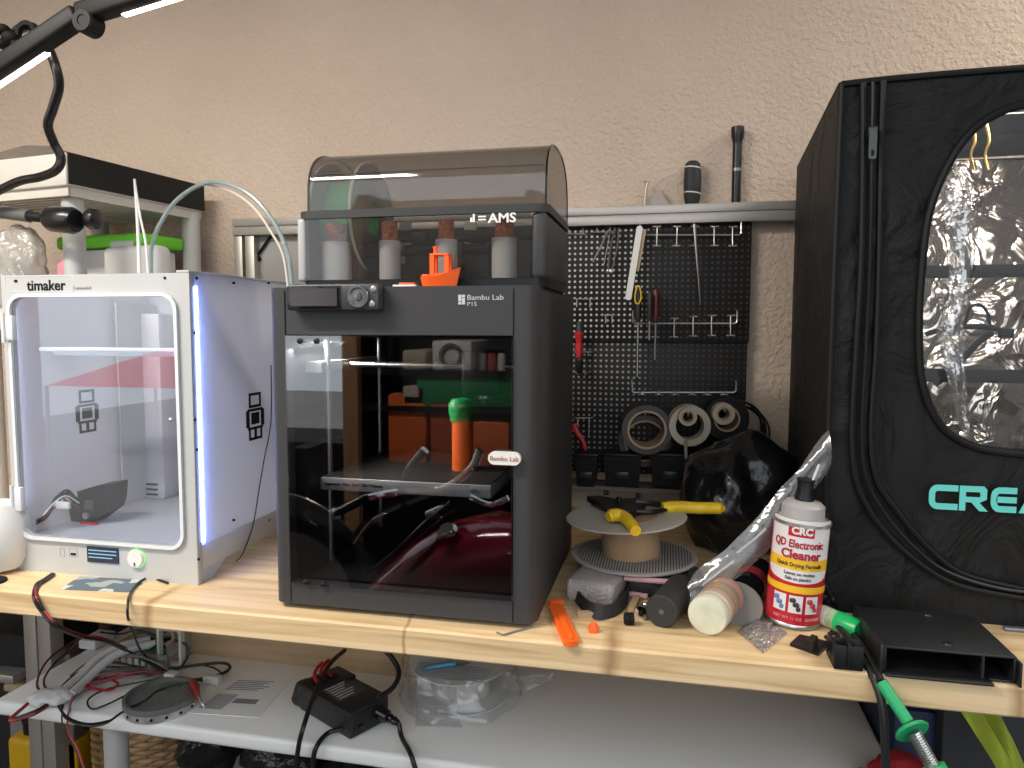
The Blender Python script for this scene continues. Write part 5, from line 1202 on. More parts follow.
M().tube([at(818,583,1.065), atz(826,600,B+.02), atz(838,625,B+.012), atz(858,652,B+.008), at(876,684,.884), at(884,720,.87), at(886,790,.87)], .0048, 10, 8).build('thick_cable', cdm, label='thick black cable running over the bench edge and straight down beside the green rod', cat='cable')
M().tube([at(824,583,1.062), atz(834,602,B+.018), atz(848,625,B+.012), atz(866,652,B+.008), at(882,682,.880)], .0042, 10, 8).build('tool_cord', cdm, t)
SKY, SUN, EXPO = 1.65, 4.0, 0.32
LAMPS = [(-1.25,.15,2.3,1.0,.14,34,'long white shop light hung from the garage ceiling over the bench, left of the door'),(1.5,1.15,2.35,1.0,.14,20,'long white shop light added under the garage ceiling on the right to brighten the wall')]  # the right-hand fixture is added to brighten the upper right wall
# ================================================================ LOWER WHITE TABLE
LZ = .60
tfy = atz(235,734,LZ).y; txl = atz(2,695,LZ).x; txr = atz(865,712,LZ).x
tm = mat('table_white', (.90,.89,.86), .35, vary=.03, vscale=2)
tb = thing('side_table', 'low white plastic table with round grey legs under the workbench', 'table', ((txl+txr)/2,1.3,0))
M().box(txl,txr,tfy,1.56,LZ-.028,LZ,.008,3).build('tabletop', tm, tb)
p = at(117,760,tfy+.05)
for x, y in ((p.x,tfy+.05),(txr-.06,tfy+.05),(p.x,1.5),(txr-.06,1.5)): M().cyl((x-(.16 if (y > 1.4 and x < 0) else 0),y,0),(x-(.16 if (y > 1.4 and x < 0) else 0),y,LZ-.028),.0215,n=28).build('leg', pg_, tb)
def lt(px_, py_, h=0): return atz(px_, py_, LZ+h)
# brown board on the table
x0 = lt(178,660).x; y_ = 1.33; 
M().box(at(176,655,y_).x, at(420,655,y_).x, y_, y_+.018, LZ+.0005, B-.0385).build('brown_board', mat('brown_board', (.48,.33,.19), .7, vary=.12, vscale=6, aniso=(1,1,12)), label='upright brown wooden board standing on the white table under the workbench', cat='board')
# paper sheet
q = [(184,713),(236,678),(291,680),(258,718)]
PP = [lt(a, c) for a, c in q]
pap = thing('paper_sheet', 'printed white paper sheet lying on the white table beside the grey ring', 'paper', lt(240,700))
M().ring_loft([[Vector((p.x,p.y,LZ+z)) for p in PP] for z in (.0004,.0012)]).build('sheet', mat('paper', (.86,.86,.84), .7), pap)
def bl(u, v): p = PP[0].lerp(PP[1], v).lerp(PP[3].lerp(PP[2], v), u); return p
def mark(u0, u1, v0, v1, m, nm, o):
    b = o; c = [bl(u0,v0), bl(u1,v0), bl(u1,v1), bl(u0,v1)]
    b.ring_loft([[Vector((p.x,p.y,LZ+z)) for p in c] for z in (.0012,.0016)])
b = M()
for i in range(6): mark(.1, .75-.06*(i % 3), .9-.05*i, .92-.05*i, None, '', b)
mark(.45,.8,.30,.42,None,'',b)
b.build('printed_lines', mat('ink_grey', (.25,.26,.28), .7), pap)
b = M(); mark(.1,.42,.12,.52,None,'',b); b.build('printed_picture', mat('ink_pale', (.45,.46,.48), .7), pap)
# round grey ring tin with leads
p = lt(163,712); rr = .0
c0 = lt(162,706); r_ = (lt(200,706).x-lt(125,706).x)/2*.93
tin = thing('round_tin', 'round grey metal ring with punched silver sides on the white table', 'ring', (c0.x,c0.y,LZ))
hgt = .024
M().lathe([(r_-.003,0),(r_,0),(r_,hgt*.6),(r_-.003,hgt*.6)], (c0.x,c0.y,LZ), n=48, closed=True).build('silver_wall', mat('tin_silver', (.52,.52,.50), .35, .6, vary=.25, vscale=60), tin)
M().lathe([(r_*.94,0),(r_+.002,0),(r_+.002,hgt*.45),(r_*.94,hgt*.45)], (c0.x,c0.y,LZ+hgt*.6), n=48, closed=True).build('grey_rim', mat('rim_grey', (.14,.15,.14), .5), tin)
M().lathe([(0,0),(r_*.96,0),(r_*.96,.003),(0,.003)], (c0.x,c0.y,LZ+hgt*.6), n=48).build('mesh_floor', mat('mesh_grey', (.16,.17,.165), .6, vary=.5, vscale=300), tin)
b = M()
for i in range(16):
    a = 2*PI*i/16; w_ = Vector((math.cos(a),math.sin(a),0)); q = Vector((c0.x,c0.y,LZ+hgt*.3))+w_*(r_+.0002); b.cyl(q-w_*.001, q+w_*.0006, .0028, n=12)
b.build('punched_hole', blackm, tin)
# clear case with a circuit board
a = lt(112,664); c = lt(172,668)
t = thing('clear_case', 'clear open plastic case with a green circuit board under the workbench', 'case', ((a.x+c.x)/2,a.y+.04,LZ))
cl = clear('case_plastic', (.88,.88,.86), .14, .7, .06, .3, 50, haze=.25, hazecol=(.65,.65,.60))
x0, x1, y0, y1 = a.x, c.x, a.y, a.y+.11
b = M(); b.box(x0,x1,y0,y0+.003,LZ+.0005,LZ+.03); b.box(x0,x1,y1-.003,y1,LZ+.0005,LZ+.045); b.box(x0,x0+.003,y0,y1,LZ+.0005,LZ+.04); b.box(x1-.003,x1,y0,y1,LZ+.0005,LZ+.06); b.box(x0,x1,y0,y1,LZ+.0003,LZ+.003)
b.build('case_shell', cl, t)
bd_ = M().box(x0+.02,x1-.01,y0+.03,y1-.01,LZ+.020,LZ+.024).build('circuit_board', mat('pcb_green', (.03,.28,.06), .5, vary=.3, vscale=80), t)
b = M()
for i in range(9): xx = x0+.03+random.random()*(x1-x0-.06); yy2 = y0+.035+random.random()*.05; b.box(xx,xx+.012,yy2,yy2+.01,LZ+.024,LZ+.03+random.random()*.006,.001)
b.build('chips', black, bd_)
M().lathe([(.012,0),(.017,0),(.017,.012),(.012,.012)], (x1-.045,y0+.06,LZ+.042), (.3,-1,.4), 24, closed=True).build('coil', mat('coil_tan', (.5,.32,.16), .5), bd_)
b = M()
for i in range(6): b.box(x0+.01+i*.016,x0+.018+i*.016,y0-.004,y0+.0,LZ+.006,LZ+.018,.001)
b.build('terminals', mat('terminal_cream', (.6,.6,.54), .4), t)
t = thing('plastic_tray', 'upright clear plastic tray behind the circuit board case', 'tray', lt(178,666))
M().holed(rrect(at(160,660,1.27).x, at(184,660,1.27).x, LZ+.004, LZ+.085, .006,4), rrect(at(160,660,1.27).x+.006, at(184,660,1.27).x-.006, LZ+.010, LZ+.079, .004,4), (0,1.262,0),(1,0,0),(0,0,1),(0,.012,0)).build('tray_frame', mat('terminal_cream'), t)
# white hose bundle
b = None
for i, (off, nm) in enumerate(((0,'outer white hose of the pair curving across the table'),(9,'inner white hose of the pair curving across the table'))):
    M().tube([lt(150+off*.6,640+off*.4,.04), lt(122+off*.6,646+off*.4,.04), lt(98+off,658+off*.3,.03), lt(80+off,676+off*.2,.015), lt(62+off,692+off*.3,.012)], .0085, 10).build('white_hose', mat('hose_white', (.62,.62,.62), .35), label=nm, cat='hose', group='white hoses on the table')
crumple('white_wrap', lt(50,697,.012)+Vector((0,0,0)), (.036,.03,.014), mat('wrap_white', (.66,.66,.66), .6), 'small crumpled white wrapping at the end of the hoses', 'wrapping', 4, .3, 40)
M().box(lt(80,648).x, lt(100,648).x, lt(90,650).y, lt(90,650).y+.06, LZ+.0005, LZ+.02, .002).build('white_carton', mat('wrap_white'), label='small white carton under the bench behind the white hoses', cat='carton')
# wires
wk, wr_ = cable, redc
def wire_(pts, r_, m, label, h=.006, nm='wire'):
    P_ = []
    for q in pts:
        if len(q) == 3 and q[2] < 0: P_.append(at(q[0], q[1], -q[2]))
        else: P_.append(lt(q[0], q[1], q[2] if len(q) > 2 else h))
    return M().tube(P_, r_, 6, 6).build(nm, m, label=label, cat='wire', group='wires between the white printer and the white table')
yf = BYF-.006
main = [(52,572,-1.0),(44,581,-.93),(34,586,-yf),(34,598,-yf),(42,612,-yf),(55,626,-yf),(78,636,-1.0),(104,641,-1.05)]
zs_ = lambda l, dx, dy: [(q[0]+dx, q[1]+dy)+tuple(q[2:]) for q in l]
# these begin on the bench under the printer, so lift the first points onto the top
for k, (dx, dy, m_, lab) in enumerate(((0,0,wk,'thickest black wire of the bundle over the bench edge at the left'),(4,1,wk,'right black wire of the bundle over the bench edge at the left'),(2,-2,redc,'dark red wire running with the black bundle over the bench edge'))):
    l = zs_(main, dx, dy)
    l += [(128+dx,652+dy,.03),(150+dx,664+dy,.02),(166+dx,674+dy,.008)]
    P_ = []
    for i, q in enumerate(l):
        if q[2] < 0: p = at(q[0], q[1], -q[2])
        else: p = lt(*q)
        if i < 3: p = atz(52-8*i+dx*.6, 574+5.5*i+dy*.3, B+.003)
        P_.append(p)
    M().tube(P_, (.0026,.0022,.0018)[k], 8, 6).build('wire', m_, label=lab, cat='wire', group='wires between the white printer and the white table')
P_ = [atz(168,583,B+.003), atz(150,578,B+.003), atz(138,583,B+.003), atz(130,594,B+.003), at(128,602,yf), at(128,618,yf), at(134,636,1.0), lt(142,652,.05), lt(155,664,.02), lt(170,676,.006)]
M().tube(P_, .0019, 8, 6).build('wire', wk, label='single black wire hanging over the bench edge below the white printer display', cat='wire', group='wires between the white printer and the white table')
wire_([(84,634,.03),(66,646,.02),(48,660,.02),(38,678,.01),(40,690,.006),(60,687,.006),(90,682,.006),(120,676,.006),(165,674,.006)], .0022, mat('maroon_cable', (.12,.01,.02), .4), 'maroon wire looping widest to the left on the white table')
wire_([(150,672,.006),(190,666,.008),(222,663,.01),(230,668,.01),(218,675,.008),(190,680,.006),(160,676,.006)], .003, wk, 'thick black wire looping right beside the paper sheet')
wire_([(165,674,.008),(130,668,.010),(95,668,.01),(72,682,.008),(62,700,.006),(64,716,.006),(82,725,.006),(104,724,.006),(124,711,.012),(146,700,.03),(160,690,.03),(196,681,.03)], .0022, wk, 'black wire making the large loop along the front edge of the white table')
wire_([(170,676,.012),(135,672,.012),(100,676,.012),(80,690,.010),(70,706,.008),(68,730,-(tfy-.006)),(78,750,-(tfy-.01)),(86,775,-(tfy-.01))], .0018, mat('thin_red', (.35,.05,.06), .45), 'thin red wire dropping off the front edge of the white table')
wire_([(64,700,.01),(62,722,-(tfy-.008)),(70,740,-(tfy-.01)),(80,758,-(tfy-.01)),(92,780,-(tfy-.01))], .0013, wk, 'thin black wire dropping off the front edge of the white table')
wire_([(168,677,.008),(140,676,.014),(112,680,.012),(88,690,.010),(72,700,.010),(70,712,.008)], .002, mat('grey_cable', (.16,.16,.17), .4), 'grey wire fanning out above the loops')
wire_([(170,674,.02),(150,671,.02),(128,674,.02),(110,679,.016),(86,686,.014),(108,690,.01),(118,684,.01),(110,679,.012)], .0026, redc, 'bright red wire crossing the middle of the wire tangle')
wire_([(56,700,.008),(38,712,.006),(22,718,.003),(10,720,.003),(24,707,.004),(30,702,.006)], .0032, redc, 'red wire sticking out to the left over the table edge')
wire_([(56,698,.012),(40,709,.010),(20,717,.006),(12,719,.005)], .003, wk, 'black wire lying with the red one at the left of the table')
wire_([(175,640,.06),(186,645,.05),(188,655,.03),(180,668,.012),(168,673,.008)], .0024, wk, 'black wire curving down behind the clear plastic tray')
wire_([(100,632,.07),(120,634,.06),(140,630,.07),(160,640,.05),(150,650,.04)], .002, wk, 'black wire hanging just under the bench above the circuit board')
for l_, r3, m3, lab in (
  ([(166,674,.02),(140,668,.03),(112,662,.02),(86,668,.012),(66,682,.008),(56,698,.008),(66,716,.006),(88,724,.006),(112,720,.006)], .0020, wk, 'black wire forming the inner left loop on the white table'),
  ([(172,672,.012),(150,660,.03),(128,655,.03),(108,657,.03),(86,664,.02),(70,676,.012)], .0018, mat('grey_cable'), 'grey wire arching over the white hoses'),
  ([(160,678,.010),(130,684,.010),(104,690,.008),(88,700,.006),(92,709,.006),(108,704,.006),(128,694,.008),(150,682,.01)], .0017, wk, 'black wire making a flat loop left of the grey ring'),
  ([(150,676,.016),(120,670,.020),(96,674,.014),(80,684,.010),(74,696,.008)], .0022, wk, 'thick black wire over the red one in the tangle'),
  ([(196,664,.010),(214,668,.008),(222,676,.006),(206,681,.006),(180,677,.006)], .0018, wk, 'thin black wire curling inside the right-hand loop'),
  ([(84,634,.06),(70,650,.02),(54,664,.015),(44,680,.010),(50,690,.008),(76,684,.010),(100,678,.012)], .0020, wk, 'black wire beside the widest maroon loop')):
    wire_(l_, r3, m3, lab)
for q, lab in (((196,688),'pair of red and black clip leads lying on the grey ring'),):
    t = thing('clip_lead', lab, 'clip', lt(195,690,.03))
    M().tube([lt(192,682,.036), lt(195,688,.034), lt(199,697,.030)], [.0048,.003], 8).build('red_boot', redp, t)
    M().tube([lt(184,686,.030), lt(190,694,.028), lt(194,704,.022)], [.004,.002], 8).build('jaw', steel, t)
    M().tube([lt(199,697,.030), lt(203,705,.02), lt(205,709,.01)], [.003,.0015], 8).build('jaw', steel, t)
M().box(lt(204,684).x, lt(222,684).x, lt(210,686).y, lt(210,686).y+.016, LZ+.002, LZ+.018, .002).build('terminal_block', mat('terminal_cream'), label='cream terminal block on the wires beside the paper sheet', cat='terminal block')
M().box(lt(170,684).x, lt(182,684).x, lt(176,690).y, lt(176,690).y+.02, LZ+.016+.006, LZ+.03, .002).build('connector_block', mat('terminal_cream'), label='small cream connector lying on the grey ring', cat='connector')
# ---- power supply brick
n0, n1 = lt(350,741), lt(398,716)
ex_ = (Vector((n1.x,n1.y,0))-Vector((n0.x,n0.y,0))); wid = min(.085, ex_.length); 
ang = math.atan2(ex_.y, ex_.x)
ps = thing('power_supply', 'black power supply brick with cables lying tilted on the white table', 'power supply', (n0.x,n0.y,LZ+.0015), (R(0),0,ang))
ln = .155; hh = .047
M().box(0,wid,0,ln,0,hh,.003).build('case', mat('psu_black', (.014,.014,.015), .4, bump=.1, bscale=300), ps, local=True)
M().box(.008,wid-.008,-.0015,.0005,.006,hh-.006,.001).build('socket_plate', mat('socket_black', (.006,.006,.006), .5), ps, local=True)
M().box(.012,wid-.012,.045,.11,hh-.0003,hh+.0006).build('rating_label', mat('label_dark', (.045,.045,.045), .35), ps, local=True)
b = M()
for i in range(6): b.box(.018, .018+.03+.012*((i*7) % 3)/2, .052+i*.009, .055+i*.009, hh+.0004, hh+.0010)
b.build('label_print', mat('label_pale', (.55,.55,.55), .5), ps, local=True)
M().lathe([(.0,0),(.012,0),(.011,.02),(.007,.022),(.0085,.026),(.006,.03),(.0075,.034),(.005,.044),(.0,.044)], (wid*.72,-.001,hh*.55), (.25,-1,-.25), 20).build('mains_plug', gloss, ps, local=True)
M().box(.016,.028,-.004,0,.012,.02,.002).build('rocker_switch', gloss, ps, local=True)
b = M()
for i in range(5): b.box(.006+.012*i,.016+.012*i,.118,.152,hh-.0005,hh+.006,.002)
b.build('terminal_row', black, ps, local=True)
b = M(); b.box(-.003,wid+.003,ln-.055,ln+.002,hh-.012,hh+.004,.002); b.build('end_cover', mat('psu_black'), ps, local=True)
for dx, m_ in ((.02,redp),(.034,redp),(.05,redc)): M().tube([(dx,.125,hh+.006),(dx+.004,.14,hh+.014),(dx+.02,.155,hh+.016),(dx+.035,.16,hh+.02)], .0035, 8).build('red_lead', m_, ps, local=True)
pe = ps.location+Matrix.Rotation(ang,3,'Z') @ Vector((wid*.72+.011,-.043,hh*.55-.010))
M().tube([pe, at(402,738,pe.y-.015), at(411,755,tfy-.012), at(420,785,tfy-.014)], .0042, 8).build('power_cable', cable, label='black mains cable leaving the power supply plug over the front table edge', cat='cable')
M().tube([lt(345,650,.075), lt(330,664,.075), lt(316,690,.06), at(304,725,tfy-.02), at(298,750,tfy-.02), at(294,785,tfy-.02)], .0042, 8).build('power_cable', cable, label='black cable crossing over the power supply and down past the table edge', cat='cable')
M().tube([lt(343,729,.012), lt(328,733,.006), at(317,746,tfy-.010), at(313,762,tfy-.012), at(313,785,tfy-.012)], .0042, 8).build('power_cable', cable, label='black cable leaving the left side of the power supply to the table edge', cat='cable')
p = lt(303,712); b = M().lathe([(0,0),(.030,0),(.032,.004),(.024,.03),(.018,.033),(0,.033)], (p.x-.012,p.y+.045,LZ+.0003), n=32); b.build('suction_base', mat('ribbed_black', (.015,.015,.015), .45, bump=.5, bscale=120), label='round black base on the white table just left of the power supply', cat='base')
M().tube([lt(345,640,.10), lt(378,645,.095), lt(398,668,.06), lt(394,686,.045), lt(378,698,.05)], .005, 8).build('black_lead', cable, label='black lead curving behind the power supply towards the bagged spool', cat='lead')
# ---- spool in a clear bag
cs = lt(462,712,.0); rs = .098
cyy = 1.30; cxx = at(460,690,cyy).x
zt3 = at(460,667,cyy).z
z03 = LZ+.001
bsx = thing('bagged_spool', 'clear spool wrapped in a plastic bag on the white table', 'spool', (cxx,cyy,LZ))
fcl = mat('spool_pale', (.66,.70,.71), .3)
M().lathe([(.028,0),(rs,0),(rs,.003),(.028,.003)], (cxx,cyy,z03), n=48, closed=True).build('lower_flange', fcl, bsx)
M().lathe([(.028,0),(rs,0),(rs,.003),(.028,.003)], (cxx,cyy,z03+.062), (0,-.04,1), 48, closed=True).build('upper_flange', mat('spool_ribs', (.70,.74,.75), .3), bsx)
M().lathe([(.028,0),(.058,0),(.058,.058),(.028,.058)], (cxx,cyy,z03+.003), n=40, closed=True).build('filament', mat('cream_filament', (.75,.72,.64), .5), bsx)
b = M()
for i in range(10): b.box(cxx-.085+i*.008, cxx-.083+i*.008, cyy-.05, cyy-.02, z03+.0655, z03+.0662) if False else b.box(cxx-.07, cxx+.07, cyy-.09+.018*0+i*.006*1.0+.002, cyy-.0895+i*.006+.003, z03+.0660+.004*0, z03+.0668)
b.build('flange_ribs', mat('rib_grey', (.3,.33,.34), .4), bsx)
def bagf(u, v):
    a = PI*1.06+PI*1.05*u; r_ = rs+.006+.03*v*(.4+.6*max(0,math.sin(3.1*u-.1)))+.012*noise.noise(Vector((u*9,v*4,3)))
    z = z03+.070-.067*v+.003
    if u > .8: z += .0; 
    return (cxx+math.cos(a)*r_, cyy+math.sin(a)*r_, z+.006*noise.noise(Vector((u*8,v*6,9)))*(1-v))
M().sheet(bagf, 48, 12, .0008).build('bag_skirt', clear('wrap_bag', (.96,.96,.96), .05, .22, .1, .3, 25, haze=.08, hazecol=(.7,.7,.7)), bsx)
tl1, tl2 = [at(505,672,1.22), at(527,676,1.2), at(553,672,1.19)], [at(500,690,1.2), at(522,690,1.19), at(552,681,1.19)]
M().sheet(lambda u, v: (lambda a, c: a.lerp(c, v)+Vector((0,.006*noise.noise(Vector((u*7,v*7,1))),.006*noise.noise(Vector((u*7,v*7,5))))))(*[crom(l, 8)[int(round(u*16))] for l in (tl1, tl2)]), 16, 6, .0008).build('bag_tail', MATS['wrap_bag'], bsx)
M().sheet(lambda u, v: lt(418+36*v+20*u*(1-v)*0, 700+22*u, 0)+Vector((.02*u*v,-.015*u,.055*(1-u)**1.5+.001+.003*abs(noise.noise(Vector((u*6,v*6,7)))))), 16, 12, .0008).build('bag_front', MATS['wrap_bag'], bsx)
M().tube([at(422,670,1.245), at(432,667,1.25), at(455,663.5,1.27)], [.0042,.0055], 10).build('blue_pen', mat('pen_blue', (.04,.30,.46), .35), label='blue pen lying on top of the bagged spool', cat='pen')
# ================================================================ UNDER THE TABLE AND BENCH
for a, c, y_, lab, s_ in ((27,53,1.27,'wide aluminium upright under the bench at the far left','a'),(57,72,1.50,'narrow aluminium upright behind the wide one at the left','b'),(215,241,1.44,'aluminium upright under the table left of the power cables','c')):
    x0, x1 = at(a,700,y_).x, at(c,700,y_).x
    if s_ == 'c': zt4 = LZ-.03
    else: zt4 = B-.039
    t = thing('aluminium_post', lab, 'post', ((x0+x1)/2,y_,0), group='aluminium uprights under the bench')
    b = M(); w3 = (x1-x0)/2
    if s_ != 'c': b.box(x0,x0+w3-.002,y_,y_+.036,0,zt4,.001); b.box(x0+w3+.002,x1,y_,y_+.036,0,zt4,.001); b.box(x0+w3-.003,x0+w3+.003,y_+.006,y_+.035,0,zt4)
    else: b.box(x0,x0+w3-.002,y_,y_+.036,0,zt4,.001); b.box(x0+w3+.002,x1,y_,y_+.036,0,zt4,.001); b.box(x0+w3-.003,x0+w3+.003,y_+.006,y_+.035,0,zt4)
    b.build('extrusion', alu, t)
a = at(48,640,1.26); M().box(a.x, a.x+.05, 1.225, 1.265, B-.075, B-.039, .003).build('corner_bracket', alu, label='square aluminium bracket under the bench beside the left uprights', cat='bracket')
# woven basket
p = at(122,750,1.40); t = thing('woven_basket', 'tan woven wicker basket on the rack under the white table', 'basket', (p.x,1.47,.12))
wv_ = mat('wicker', (.42,.27,.13), .7, vary=.3, vscale=30)
zb1 = at(120,727,1.38).z+.02; rb = .13
b = M()
for k in range(28):
    z = .13+k*(zb1-.13)/27
    b.tube([(p.x+math.cos(a2)*(rb+.006*math.cos(a2*12+PI*(k % 2))), 1.50+math.sin(a2)*(rb+.006*math.cos(a2*12+PI*(k % 2)))*.85, z) for a2 in [2*PI*i/72 for i in range(72)]], .0072, 6, 1, closed=True, smooth=False)
b.build('weave', wv_, t)
b = M()
for i in range(24): a2 = 2*PI*i/24; b.cyl((p.x+math.cos(a2)*rb,1.5+math.sin(a2)*rb*.85,.125),(p.x+math.cos(a2)*rb,1.5+math.sin(a2)*rb*.85,zb1),.0035,n=8)
b.build('stakes', mat('wicker_dark', (.2,.12,.05), .8), t)
M().lathe([(0,0),(rb-.014,0),(rb-.014,.006),(0,.006)], (p.x,1.5,.125), n=32).build('basket_floor', mat('wicker_dark'), t)
# wire rack that carries the basket
b = M()
for i in range(26): b.cyl((-1.72+i*.027,1.25,.115),(-1.72+i*.027,1.6,.115),.003,n=8)
for y_ in (1.25,1.42,1.6): b.cyl((-1.75,y_,.110),(-1.0,y_,.110),.004,n=8)
rk = thing('wire_rack', 'low wire rack under the white table carrying the basket and the jug', 'rack', (-1.0,1.42,0)); b.build('wires', mat('rack_wire', (.35,.35,.35), .4, .7), rk)
for x in (-1.74,-1.01):
    for y_ in (1.26,1.59): M().cyl((x,y_,0),(x,y_,.118),.008,n=12).build('foot_post', MATS['rack_wire'], rk)
# yellow jug
p = at(20,760,1.42); zj = at(20,737,1.42).z
t = thing('yellow_jug', 'yellow plastic jug with a black cap at the lower left corner', 'jug', (p.x,1.44,.12))
xj0, xj1 = at(6,750,1.41).x, at(33,750,1.41).x
M().box(xj0,xj1,1.41,1.50,.12,zj,.014,4).build('jug_body', mat('jug_yellow', (.72,.42,.01), .35), t)
M().lathe([(.012,0),(.026,0),(.026,.03),(.020,.034),(0,.034)], ((xj0+xj1)/2+.003,1.455,zj-.002), n=24).build('jug_cap', black, t)
M().tube([((xj0+xj1)/2-.02,1.455,zj),((xj0+xj1)/2-.03,1.455,zj+.035),((xj0+xj1)/2+.0,1.455,zj+.05)], .007, 8).build('jug_handle', black, t)
x0 = at(72,755,1.52).x; M().box(x0,x0+.035,1.50,1.56,.12,at(72,742,1.5).z,.008).build('yellow_bottle', mat('jug_yellow'), label='narrow yellow bottle between the aluminium upright and the basket', cat='bottle')
# dark bag and bins left below the bench
cf = mat('dark_cloth', (.014,.014,.015), .8, bump=.4, bscale=60)
M().box(at(-40,640,1.3).x, at(24,640,1.3).x, 1.30, 1.52, at(10,668,1.3).z, at(10,634,1.3).z, .01).build('black_case', cf, label='black soft case on the grey ledge under the left end of the bench', cat='case')
zl = at(10,668,1.3).z
M().box(at(-60,680,1.3).x, at(25,680,1.3).x, 1.27, 1.56, zl-.02, zl-.0005, .003).build('grey_ledge', alu, label='grey metal ledge under the bench carrying the black case at the far left', cat='ledge')
crumple('blue_cloth', (at(8,690,1.35).x, 1.36, LZ-.12+.05), (.09,.06,.06), mat('blue_cloth', (.02,.045,.10), .8), 'dark blue folded cloth under the grey ledge at the far left', 'cloth', 6, .2, 20)
crumple('tan_glove', (at(24,683,1.32).x, 1.30, at(20,684,1.3).z), (.024,.02,.012), mat('tan_scrap'), 'tan glove tip lying on the dark blue cloth', 'glove', 9, .3, 40)
M().sheet(lambda u, v: (-2.3+2.0*u, 1.600+.008*math.sin(u*60)+.004*noise.noise(Vector((u*9,v*5,1))), .005+.575*v), 90, 10, .002).build('dark_backdrop', mat('backdrop_black', (.014,.014,.015), .6), label='black tarp added to darken the wall behind the basket and jug, below the table', cat='backdrop')  # sheet added to darken the bare wall, in place of dark clutter
# dark bags under the table
for i, (px_, w_, lab) in enumerate(((222,.07,'black plastic bag under the table right of the basket'),(290,.09,'black plastic bag under the table between the posts and cables'),(360,.10,'dark grey bag under the table below the power supply'))):
    q = at(px_,775,1.42); crumple('bin_bag', (q.x,1.40,.37 if i < 2 else .30), (w_,.10,.085), mat('bin_bag', (.012,.012,.012), .2, bump=.8, bscale=40), lab, 'bag', 20+i, .25, 16)
# right side under the bench
y_ = 1.30
nav = M().box(txr+.004, at(938,740,1.24).x, 1.24, 1.56, 0, at(900,709,1.24).z, .01).build('navy_box', mat('navy_box', (.008,.016,.06), .6), label='navy blue box under the right end of the bench', cat='box')
M().box(at(941,740,1.22).x, at(1024,740,1.22).x+.12, 1.22, 1.5, 0, B-.045, .01).build('charcoal_case', mat('charcoal_panel', (.025,.025,.027), .6), label='tall charcoal case under the bench right of the navy box', cat='case')
q = [at(885,775,1.1), at(897,757,1.12), at(915,760,1.13), at(930,775,1.13)]
p = at(908,775,1.13); crumple('red_cloth', (p.x,1.15,at(908,770,1.15).z-.005), (.045,.04,.022), mat('red_cloth', (.35,.015,.02), .7), 'red cloth on the pile under the bench beside the green tool', 'cloth', 2, .2, 30)
M().box(p.x-.06,p.x+.06,1.1,1.2,0,at(908,775,1.15).z-.022,.01).build('grey_crate', mat('crate_grey', (.08,.08,.085), .6), label='dark grey crate under the red cloth below the bench', cat='crate')
for a, lab in ((((968,708),(985,735),(1003,765),(1010,790)),'wide lime-green strap hanging under the right end of the bench'),(((988,708),(998,728),(1012,752),(1026,780)),'narrow lime-green strap right of the wide one')):
    P_ = crom([at(x, z, 1.10) for x, z in a], 6); w4 = .015 if 'wide' in lab else .009
    M().sheet(lambda u, v: P_[int(round(u*18))]+Vector((w4*(v-.5)*1.4, .01*math.sin(u*5+v*3)+(.012 if 'narrow' in lab else 0), .3*w4*(v-.5))), 18, 4, .0015).build('lime_strap', mat('lime_strap', (.38,.46,.04), .6), label=lab, cat='strap', group='lime straps under the bench')
# ================================================================ WHAT THE GLASS DOOR MIRRORS: the rest of the garage behind the photographer
GY = PY-.0045
def mir(px_, py_, yv): p = at(px_, py_, yv); return Vector((p.x, 2*GY-p.y, p.z))
bike = thing('motorcycle', 'dark burgundy motorcycle with chrome parts parked behind the photographer, mirrored in the glass door', 'motorcycle', (mir(430,560,2.0).x, mir(430,560,2.0).y, 0))
yv = 1.95
tankm = mat('burgundy_paint', (.19,.007,.028), .12, coat=1.)
A_, C_ = mir(368,592,yv+.06), mir(520,562,yv-.1); d = (C_-A_); L3 = d.length; d.normalize(); sd = d.cross(Vector((0,0,1))).normalized(); ud = sd.cross(d)
prf = [(0,.03,.03),(.06,.055,.045),(.18,.085,.07),(.35,.12,.10),(.55,.14,.12),(.75,.135,.12),(.9,.11,.09),(1,.04,.04)]
b = M(); b.ring_loft([[A_+d*(t_*L3*1.25)+sd*math.cos(a)*w_+ud*(math.sin(a)*h_-.02+.05*math.sin(t_*2.6)) for a in [2*PI*i/24 for i in range(24)]] for t_, w_, h_ in prf])
b.build('fuel_tank', tankm, bike, ang=70)
b = M().tube([mir(366,574,yv-.14), mir(395,553,yv-.14), mir(425,526,yv-.13), mir(452,505,yv-.1)], [.012,.035], 10, flat=.5); b.build('tank_strap', gloss, bike)
M().lathe([(0,.012),(.018,.012),(.026,.006),(.028,0),(0,0)], mir(447,531,yv-.16), (0,.6,1), 28).build('fuel_cap', chrome, bike)
M().tube([mir(428,515,yv-.1), mir(442,509,yv-.12)], .012, 10, smooth=False).build('gauge', chrome, bike)
M().tube([mir(333,515,yv-.15), mir(350,506,yv-.12), mir(368,497,yv-.1)], .013, 12, smooth=False).build('hand_grip', gloss, bike)
M().cyl(mir(333,515,yv-.15), mir(336,513,yv-.15), .016).build('grip_end', chrome, bike)
M().tube([mir(354,544,yv-.1), mir(369,523,yv-.11), mir(385,514,yv-.12)], .0035, 8).build('lever', chrome, bike)
M().tube([mir(366,498,yv-.1), mir(400,492,yv), mir(440,490,yv), mir(470,470,yv), mir(480,450,yv)], .012, 10).build('handlebar', chrome, bike)
wc = mir(318,520,yv+.35)
M().lathe([(.06,-.002),(.15,-.002),(.15,.002),(.06,.002)], wc, (.2,-.5,.5), 48, closed=True).build('brake_disc', mat('disc_steel', (.4,.4,.4), .3, .8), bike)
